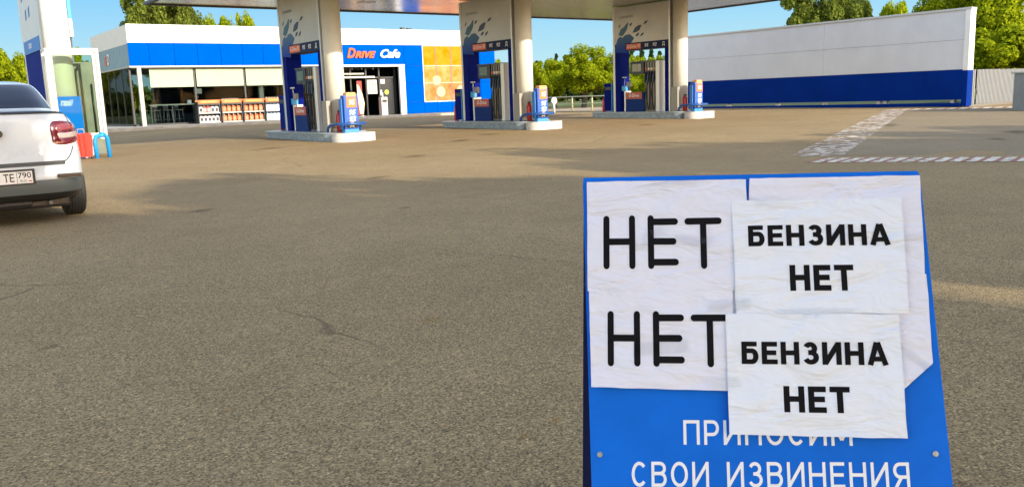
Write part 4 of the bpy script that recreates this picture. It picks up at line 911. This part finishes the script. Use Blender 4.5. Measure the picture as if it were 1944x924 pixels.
b = MB(); b.box(13.36, .52, sz(2.2), 13.62, .532, sz(2.44)); b.box(13.30, .50, sz(1.55), 13.40, .51, sz(1.85)); b.box(13.40, .45, sz(1.2), 13.43, .51, sz(1.7)); b.build('door_notice', whitepaint, dr)
b = MB(); b.box(12.52, .53, sz(1.65), 13.12, .54, sz(2.42)); nt_ = b.build('notice_board', mat('notice_paper', (.62, .62, .55), .6), sh)
b = MB()
for i in range(5):
    for j in range(3): b.box(12.58 + j * .18, .525, sz(1.72) + i * .13, 12.72 + j * .18, .5295, sz(1.80) + i * .13)
b.build('notice_print', mat('notice_grey', (.22, .22, .2), .6), nt_)
b = MB(); b.box(10.6, .42, sz(2.72), 12.3, .46, sz(2.80)); b.box(11.0, .42, sz(2.90), 11.05, .46, sz(3.0)); b.build('lamp_rail', mat('rail_cream', (.5, .46, .36), .5), sh)
for x in (10.9, 11.6, 12.2, 12.9): 
    b = MB(); b.cyl((x, .45, sz(2.98)), (x, .45, sz(3.08)), .03, n=10); b.build('spotlight', mat('spot_grey', (.5, .5, .45), .4), sh)
# counter bar behind the glass
ct = thing('counter_bar', 'pale bar counter behind the shop window beside the bottle racks', 'counter', (10, 43, ZB))
b = MB(); b.box(.85, .45, sz(1.38), 2.95, .85, sz(1.43), .008); b.build('top', mat('bar_cream', (.80, .74, .52), .5), ct)
b = MB()
for x in (.9, 1.9, 2.9): b = MB(); b.box(x - .02, .6, 0.01, x + .02, .64, sz(1.38)); b.build('leg', mat('bar_leg', (.25, .25, .24), .4, metal=.5), ct)
b = MB(); b.box(2.62, .5, sz(1.432), 2.8, .62, sz(1.60), .01); tag(b.build('napkin_box', whitepaint), 'small white napkin box standing on the bar counter', 'box').location = (10, 43, ZB)
for i, (x, lb) in enumerate(((.62, 'bar stool nearest the beige corner post'), (1.22, 'second bar stool from the beige corner post'), (1.75, 'third bar stool from the beige corner post'), (2.3, 'bar stool nearest the bottle racks'))):
    if i == 0:
        st0 = thing('bar_stool', lb, 'bar stool', (10 + x, 43.95, ZB + .01), 0, 'bar stools at the window counter')
        b = MB(); b.box(-.17, -.15, .68, .17, .15, .72, .012); b.build('seat', mat('stool_grey', (.35, .34, .30), .5), st0)
        for sx_ in (-1, 1):
            for sy_ in (-1, 1): b = MB(); b.cyl((sx_ * .17, sy_ * .16, 0), (sx_ * .13, sy_ * .11, .69), .012, n=8); b.build('leg', mat('stool_leg', (.4, .38, .34), .4, metal=.5), st0)
        b = MB(); b.cyl((-.155, -.14, .25), (.155, -.14, .25), .009, n=6); b.cyl((-.155, .14, .25), (.155, .14, .25), .009, n=6); b.build('footrest', MATS['stool_leg'], st0)
        b = MB(); b.box(-.15, .13, .72, .15, .15, .98, .008); b.build('backrest', MATS['stool_grey'], st0)
    else:
        s_ = copy_tree(st0); s_.location = (10 + x, 43.95 + .1 * (i % 2), ZB + .01); s_['label'] = lb; s_.rotation_euler = (0, 0, .2 * i)
# bottle racks: four bays -------------------------------------------------
bays = [(2.72, 3.80), (3.86, 4.88), (4.94, 6.02), (6.08, 7.12)]
bay_n = ['nearest the bar counter', 'second from the bar counter', 'third from the bar counter', 'farthest from the bar counter']
rackm = mat('rack_black', (.03, .03, .032), .45)
proto = {}
def bottle(kind):
    if kind in proto: return copy_tree(proto[kind])
    spec = {'white': (.78, .80, .82), 'orange': (.55, .13, .045), 'dark': (.45, .45, .47), 'red': (.45, .07, .06)}[kind]
    t = bpy.data.objects.new('fluid_canister', None); COL.objects.link(t)
    b = MB(); b.prism([(-.085, 0), (.085, 0), (.09, .03), (.09, .20), (.06, .235), (-.035, .245), (-.07, .22), (-.09, .19), (-.09, .03)], -.06, .06, Matrix(((1, 0, 0, 0), (0, 0, 1, 0), (0, 1, 0, 0), (0, 0, 0, 1))))
    b.build('canister_body', mat('canister_' + kind, spec, .4), t)
    b = MB(); b.cyl((-.03, 0, .235), (-.03, 0, .285), .024, n=10); b.build('cap', mat('cap_' + kind, {'white': (.1, .3, .7), 'orange': (.75, .6, .5), 'dark': (.02, .02, .02), 'red': (.7, .7, .7)}[kind], .4), t)
    b = MB(); b.box(-.055, -.064, .05, .055, -.0605, .17); b.build('label_print', mat('lbl_' + kind, {'white': (.45, .6, .75), 'orange': (.50, .25, .12), 'dark': (.04, .04, .05), 'red': (.7, .6, .55)}[kind], .5), t)
    proto[kind] = t; return t
for bi, (xa, xb) in enumerate(bays):
    rk = thing('bottle_rack', f'black two-shelf display rack with orange tray, {bay_n[bi]}', 'display rack', (10, 42.3, ZB), 0, 'display racks in front of the shop window')
    b = MB(); b.box(xa, 0, 0, xa + .035, .55, 1.05); b.box(xb - .035, 0, 0, xb, .55, 1.05); b.box(xa + .035, .52, 0, xb - .035, .55, 1.05); b.build('rack_side', rackm, rk)
    for zz in (.03, .48):
        b = MB(); b.box(xa + .037, 0, zz, xb - .037, .518, zz + .03); b.box(xa + .037, -.02, zz - .01, xb - .037, -.003, zz + .045); b.build('shelf', mat('shelf_grey', (.45, .44, .42), .4), rk)
    b = MB(); b.box(xa, -.05, .88, xb, .5, .95); b.build('shelf', rackm, rk)
    b = MB(); b.box(xa + .02, -.06, .955, xb - .02, .0, 1.13, .008); b.box(xa + .02, .4, .955, xb - .02, .44, 1.13, .008); b.build('orange_tray', sunorange, rk)
    b = MB(); b.box(xa + .14, -.066, .985, xb - .14, -.0615, 1.10); b.build('tray_panel', mat('tray_light', (.62, .26, .06), .5), rk)
    nb = 4 if bi in (1, 2) else 5
    for row, zz in enumerate((.062, .512)):
        kinds = {0: ['dark', 'dark'] , 1: ['orange'] * 2, 2: ['orange'] * 2, 3: ['white'] * 2}[bi]
        for i in range(nb):
            kd = kinds[row]
            if bi == 0 and row == 1 and i in (1, 2): kd = 'red'
            t = bottle(kd); t.location = (10 + xa + .16 + (xb - xa - .32) * i / (nb - 1), 42.3 + .12, ZB + zz); t.rotation_euler = (0, 0, random.uniform(-.1, .1)); t.scale = (1.05, 1.05, 1.28)
            cn = {'dark': 'white canister with dark label', 'red': 'reddish canister', 'orange': 'orange canister', 'white': 'white canister with pale blue label'}[kd]
            tag(t, f'{cn}, {"lower" if row == 0 else "upper"} shelf of the rack {bay_n[bi]}', 'canister', 'canisters on the display racks')
    if bi in (1, 3):
        for i in range(6):
            t = MB().lathe([(.035, 0), (.04, .02), (.04, .17), (.018, .21), (.018, .24)], n=10).build('small_bottle', mat('small_bottle_pale', (.75, .62, .5), .4))
            t.location = (10 + xa + .15 + (xb - xa - .3) * i / 5, 42.3 + .2, ZB + .955); tag(t, f'small pale bottle in the orange tray of the rack {bay_n[bi]}', 'bottle', 'small bottles in the orange trays')
# bin, feather flag
tb = thing('litter_bin', 'slim steel litter bin with black mouth beside the shop door', 'bin', (22.95, 42.6, ZB))
b = MB(); b.box(-.19, -.17, 0, .19, .17, 1.0, .02); b.build('body', mat('bin_steel', (.55, .52, .46), .4, metal=.4), tb)
b = MB(); b.box(-.14, -.176, .72, .14, -.171, .86); b.build('mouth', black, tb)
ff = thing('feather_banner', 'cream feather banner leaning in the shop entrance', 'banner', (21.75, 42.9, ZB))
b = MB(); b.prism([(-.10, .15), (.10, .1), (.20, .7), (.10, 1.2), (-.08, 1.65), (-.20, 1.75), (-.20, 1.2), (-.15, .6)], -.01, .01, Matrix(((1, 0, 0, 0), (0, 0, 1, 0), (0, 1, 0, 0), (0, 0, 0, 1)))); b.build('cloth', mat('banner_cream', (.78, .68, .40), .7), ff)
b = MB(); b.cyl((0, 0, 0), (-.02, .03, .8), .02); b.lathe([(.2, 0), (.2, .03), (.03, .05)], n=16); b.build('stand', steel, ff)
rp = thing('promotion_panel', 'dark red promotion panel standing inside the shop entrance', 'sign panel', (22.1, 43.7, ZB))
b = MB(); b.box(-.16, 0, 0.05, .16, .04, 1.95, .01); b.build('panel', mat('promo_red', (.30, .02, .02), .5), rp)
b = MB(); b.box(-.2, -.1, 0, .2, .14, .05, .01); b.build('foot', black, rp)

# ------------------------------------------------------------------ screen wall, fence, cabinet, railing
wl = thing('screen_wall', 'long free standing wall, white above and deep blue below', 'wall', (33, 15.6, .27))
wg = mat('wall_white', (.62, .64, .67), .5, var=.05, vscale=.9)
zw = lambda z: z - .27
b = MB(); b.box(.04, .2, zw(.56), .26, 14.3, zw(3.8)); b.build('wall_core', mat('core_grey', (.2, .2, .2), .8), wl)
b = MB(); b.box(0, .2, zw(1.64), .04, 6.1, zw(2.72)); b.box(0, 6.11, zw(1.64), .04, 14.3, zw(2.72)); b.box(0, .2, zw(2.73), .04, 6.1, zw(3.80)); b.box(0, 6.11, zw(2.73), .04, 14.3, zw(3.80)); b.box(.26, .2, zw(1.64), .3, 14.3, zw(3.8)); b.build('white_panel', wg, wl)
b = MB(); b.box(-.02, .2, zw(.52), .04, 14.3, zw(1.63)); b.box(.26, .2, zw(.52), .32, 14.3, zw(1.63)); b.build('blue_panel', wallblue, wl)
b = MB(); b.box(-.06, -.02, zw(3.801), .36, 14.3, zw(3.88), .01); b.build('coping', mat('coping_grey', (.52, .53, .52), .5), wl)
b = MB(); b.box(-.05, 0, zw(1.6), .35, .2, zw(3.80), .01); b.build('end_post', whitef, wl)
b = MB(); b.box(-.05, 0, 0, .35, .2, zw(1.598), .01); b.build('end_post', wallblue, wl)
b = MB(); b.box(-.12, .2, zw(.27), .05, 14.3, zw(.40), .01); b.build('ground_beam', wallblue, wl)
for i, y in enumerate((.5, 3.2, 3.5, 6.0, 8.4, 11.2, 14.0)):
    b = MB(); b.box(.05, y, zw(.27), .25, y + .14, zw(.56)); b.build('post', mat('post_white', (.6, .6, .56), .5), wl)
fn = thing('corrugated_fence', 'pale corrugated metal fence with gate next to the wall end', 'fence', (33.38, 15.7, .22))
b = MB(); n_ = 0; x = 0.0
while x < 5.4:
    if not (.42 < x < .47): b.box(x, 0, .10, x + .055, .02, 1.40); b.box(x + .055, .018, .10, x + .11, .035, 1.40)
    x += .11
b.build('sheeting', mat('corrugated_pale', (.25, .26, .27), .45, metal=.2, var=.05), fn)
b = MB(); b.box(0, .04, .2, 5.4, .08, .26); b.box(0, .04, 1.25, 5.4, .08, 1.31); b.build('rail', darkframe, fn)
b = MB(); b.box(.50, -.012, .12, .535, -.002, 1.36); b.box(.49, -.03, .45, .54, -.012, .62, .006); b.build('gate_edge', darkframe, fn)
b = MB(); b.box(0, -.01, 0, 5.4, .05, .095); b.build('plinth', mat('plinth_dark', (.15, .14, .12), .8), fn)
cb = thing('grey_cabinet', 'grey blue metal cabinet with dark round vent at the forecourt edge', 'cabinet', (30.3, 11.85, .16), 0)
b = MB(); b.box(0, -1.6, 0, 2.2, 1.0, 1.22, .02); b.build('housing', mat('cabinet_blue_grey', (.17, .20, .22), .45, var=.1), cb)
b = MB(); b.box(-.06, -1.66, 1.222, 2.26, 1.06, 1.28, .015); b.build('lid', mat('cabinet_lid', (.30, .36, .36), .45), cb)
b = MB(); b.cyl((-.02, -.05, .85), (.0, -.05, .85), .16, n=24); b.build('vent', black, cb)
rl = thing('railing', 'low metal railing along the verge in front of the trees', 'railing', (30, 30, .32))
b = MB(); b.cyl((0, 0, .78), (0, 11, .78), .03, n=8); b.cyl((0, 0, .42), (0, 11, .42), .02, n=8); b.build('rail', mat('rail_grey', (.35, .36, .28), .5, metal=.3), rl)
for i in range(8): b = MB(); b.cyl((0, i * 1.57, 0), (0, i * 1.57, .8), .04, n=8); b.build('post', mat('rail_post', (.5, .48, .25), .5), rl)
bo = thing('marker_post', 'white round headed marker post in front of the railing', 'marker post', at(1060, 44))
b = MB(); b.cyl((0, 0, 0), (0, 0, .5), .05, n=10); b.build('post', whitepaint, bo)
b = MB(); b.cyl((0, -.03, .62), (0, .03, .62), .17, n=20); b.build('disc', whitepaint, bo)

# ------------------------------------------------------------------ trees
def crown_mesh(name, ma, clumps, leaves, rx, rz, leaf, seed, shape='round', cz=0):
    rnd = random.Random(seed); cs = []
    for _ in range(clumps):
        while True:
            p = Vector((rnd.uniform(-1, 1), rnd.uniform(-1, 1), rnd.uniform(-1, 1)))
            if p.length < 1: break
        p = p * (.55 + .45 * rnd.random()) if p.length > .3 else p * 1.6
        if shape == 'cone':
            pass
        if shape == 'cone':
            f = rnd.random() ** 1.2; an = rnd.random() * 6.28; rr = (1 - f) * rnd.uniform(.3, .95); p = Vector((cos(an) * rr, sin(an) * rr, -1 + 2 * f))
        cs.append((Vector((p.x * rx, p.y * rx, p.z * rz)), rnd.uniform(.3, 1.15)))
    vs = []; fs = []
    per = leaves // clumps
    for c, s in cs:
        rad = (rx * (.17 if shape == 'cone' else .30)) * s
        for _ in range(per):
            d = Vector((rnd.gauss(0, 1), rnd.gauss(0, 1), rnd.gauss(0, .8))).normalized() * rad * (rnd.random() ** .45)
            p = c + d; nrm = (d.normalized() + Vector((rnd.gauss(0, .6), rnd.gauss(0, .6), rnd.gauss(.3, .6)))).normalized()
            a = nrm.orthogonal().normalized(); a = Matrix.Rotation(rnd.random() * 6.28, 3, nrm) @ a; b_ = nrm.cross(a)
            l = leaf * rnd.uniform(.6, 1.3); w = l * .55; k = len(vs)
            vs += [tuple(p - a * l + nrm * 0), tuple(p - b_ * w), tuple(p + a * l), tuple(p + b_ * w)]; fs.append((k, k + 1, k + 2, k + 3))
    vs = [(v[0], v[1], v[2] + cz) for v in vs]
    me = bpy.data.meshes.new(name); me.from_pydata(vs, [], fs); me.materials.append(ma); me.update(); return me, cs
def trunk_mb(h, r, cs, cz, seed, nl=9):
    rnd = random.Random(seed); b = MB(); pts = [Vector((0.15 * r * rnd.gauss(0, 1) * i, .15 * r * rnd.gauss(0, 1) * i, h * i / 6)) for i in range(7)]
    for i in range(6): b.cyl(pts[i], pts[i + 1], r * (1 - .1 * i), r * (1 - .1 * (i + 1)), 10, caps=False)
    for c, s in rnd.sample(cs, min(nl, len(cs))):
        p0 = pts[rnd.randint(2, 6)]; p1 = Vector((c.x, c.y, c.z + cz)); mid = p0.lerp(p1, .5) + Vector((0, 0, -.1 * h)); b.cyl(p0, mid, r * .4, r * .25, 7, caps=False); b.cyl(mid, p1, r * .25, r * .07, 7, caps=False)
    return b
TP = {}
def tree(kind, loc, H_, wid, label, rz=0, group=None, name='tree'):
    if kind not in TP:
        cfg = {'sunny': (greenleaf, 60, 42000, 1.0, 1.0, .032), 'olive': (oliveleaf, 60, 30000, 1.0, 1.0, .036), 'bush': (greenleaf, 44, 26000, 1.0, .8, .036), 'dark': (darkleaf, 110, 13000, 1.0, 1.6, .06), 'shade': (oliveleaf, 60, 7500, 1.0, .85, .085)}[kind]
        ma, cl, lv, rx, rz_, lf = cfg
        cz = {'sunny': 1.1, 'olive': 1.5, 'bush': .75, 'dark': 1.75, 'shade': 1.35}[kind]
        me, cs = crown_mesh('crown', ma, cl, lv, rx * .8, rz_ * .85, lf, sum(map(ord, kind)), 'cone' if kind == 'dark' else 'round', cz)
        tm = trunk_mb(cz, .07, cs, cz, 5); me2 = tm.build('trunk', bark); TP[kind] = (me, me2.data, max(v.co.z for v in me.vertices)); bpy.data.objects.remove(me2)
    me, mt, hh = TP[kind]; sz_ = H_ / hh
    t = bpy.data.objects.new(name, None); COL.objects.link(t); t.location = loc; t.rotation_euler = (0, 0, rz); t.scale = (wid / 2, wid / 2, sz_)
    tag(t, label, 'bush' if name == 'bush' else 'tree', group)
    c = bpy.data.objects.new('crown', me); COL.objects.link(c); c.parent = t
    k = bpy.data.objects.new('trunk', mt); COL.objects.link(k); k.parent = t
    return t
def T(kind, px, Y, ytop, wpx, label, rz=0, group=None, name='tree'):
    p = at(px, Y); H_ = 1.2 + (184.4 - .0351 * (px - 972) - ytop) / 1610 * Y - p.z
    return tree(kind, p, H_, wpx / 1610 * Y, label, rz, group, name)
T('sunny', 5, 60, 30, 150, 'sunlit yellow green tree beyond the gas column and car', 1)
T('sunny', -110, 55, -20, 200, 'large sunlit tree at the edge behind the car', 2.2)
T('bush', 150, 75, 58, 90, 'pale green treetop just above the side roof of the shop', .4)
T('olive', 312, 62, -35, 130, 'dark green tree over the shop roof, nearest its front corner', .9)
T('olive', 372, 64, -30, 135, 'dark green tree over the shop roof next to the canopy', 3.3)
T('bush', 442, 72, 30, 110, 'small pale treetop over the shop roof, first beyond the dark trees', 1.9)
T('bush', 497, 70, 26, 80, 'small pointed pale treetop over the shop roof beside the portal', 4)
for i, (px, Y, h_, w_) in enumerate([(212, 68, 112, 100), (252, 66, 118, 100), (172, 70, 112, 100), (110, 70, 115, 110), (60, 66, 100, 110)]):
    T('bush', px, Y, h_, w_, 'sunlit green bush seen beyond the glass corner of the shop', i * 1.3, 'bushes beyond the glass shop corner', 'bush')
T('bush', 1018, 62, 116, 110, 'bright yellow green bush beside the lit column of the second island', .3, None, 'bush')
T('bush', 1062, 64, 112, 110, 'lower bright bush behind the white marker post', 2.9, None, 'bush')
T('sunny', 1116, 58, 84, 165, 'tall bright green willow bush behind the railing', 1.5)
T('sunny', 1172, 60, 98, 130, 'bright green tree partly hidden by the third portal', 5)
T('bush', 948, 66, 112, 70, 'green bush glimpsed through the second portal', 1.1, None, 'bush')
for i, (px, Y, h_, w_) in enumerate([(1205, 66, 106, 80), (1235, 70, 108, 80), (1270, 64, 104, 80)]):
    T('bush', px, Y, h_, w_, 'green bush seen through the third portal opening', i * 1.7, 'bushes seen through the third portal', 'bush')
for i, (px, Y, h_, w_) in enumerate([(1010, 95, 121, 34), (1030, 99, 117, 58), (1048, 97, 116, 54), (1066, 94, 104, 44), (1082, 96, 114, 54), (1098, 99, 112, 60), (1206, 92, 94, 64), (1224, 95, 90, 54), (1243, 93, 95, 56), (1258, 96, 99, 54)]):
    T('dark', px, Y, h_, w_, 'dark conifer rising behind the bright bushes', i * 2.1, 'dark conifers behind the bright bushes', 'conifer')
T('olive', 1540, 48, -28, 170, 'dark olive tree over the screen wall, first from the canopy', 1.7)
T('olive', 1592, 50, -12, 130, 'dark olive tree over the screen wall, in the middle of the clump', .2)
T('olive', 1634, 52, -4, 90, 'smaller olive tree over the screen wall, last of the clump', 2.8)
T('bush', 1692, 58, 4, 100, 'slight pale treetop over the screen wall between the tree clumps', .8)
T('sunny', 1775, 50, -60, 190, 'tall sunlit tree rising over the end of the screen wall', 2.4)
T('sunny', 1880, 46, -90, 230, 'tall dense sunlit tree behind the corrugated fence', 4.1)
T('sunny', 1995, 48, -80, 230, 'tall dense sunlit tree beyond the grey cabinet', .7)
T('bush', 1905, 42, 50, 260, 'broad low sunlit bush just over the corrugated fence', 3.3, None, 'bush')
# far wood closing the horizon
vs = []; fs = []; rnd = random.Random(3)
for i in range(30000):
    px = rnd.uniform(-700, 2700); Y = rnd.uniform(112, 125); g = at(px, Y, .3); h_ = (3.4 + 1.2 * noise.noise(Vector((px * .02, 0, 0))) + 1.2 * noise.noise(Vector((px * .09, 2, 0)))) * rnd.random() ** .6
    p = Vector((g.x, g.y, .3 + h_)); nrm = Vector((rnd.gauss(0, 1), rnd.gauss(0, 1) - .6, rnd.gauss(.4, .7))).normalized(); a = nrm.orthogonal().normalized(); b_ = nrm.cross(a); l = rnd.uniform(.4, .8); k = len(vs)
    vs += [tuple(p - a * l), tuple(p - b_ * l * .6), tuple(p + a * l), tuple(p + b_ * l * .6)]; fs.append((k, k + 1, k + 2, k + 3))
tag(MB().add(vs, fs).build('far_woodland', leaf_mat('leaves_far', (.07, .10, .02), (.03, .055, .015), .2)), kind='stuff')
# trees behind the camera whose long evening shade lies over the near forecourt
for i, (x, y, h_, w_) in enumerate([(-9, -9, 10.0, 8.5), (-2.5, -11, 10.5, 9), (4.5, -9.5, 10.4, 9), (11, -11, 10, 9), (17.5, -9, 9.5, 9), (24.5, -12, 9.5, 9), (31, -15, 9, 8), (-16, -8, 10.5, 9), (1, -17, 10.8, 8), (8, -18, 13.4, 7), (15, -17, 10.5, 8), (22, -18, 12.5, 7), (-6, -17, 12.6, 7)]):
    tree('shade', (x, y, 0), h_, w_, 'leafy roadside tree standing behind the viewpoint', i * 1.1, 'roadside trees behind the viewpoint')
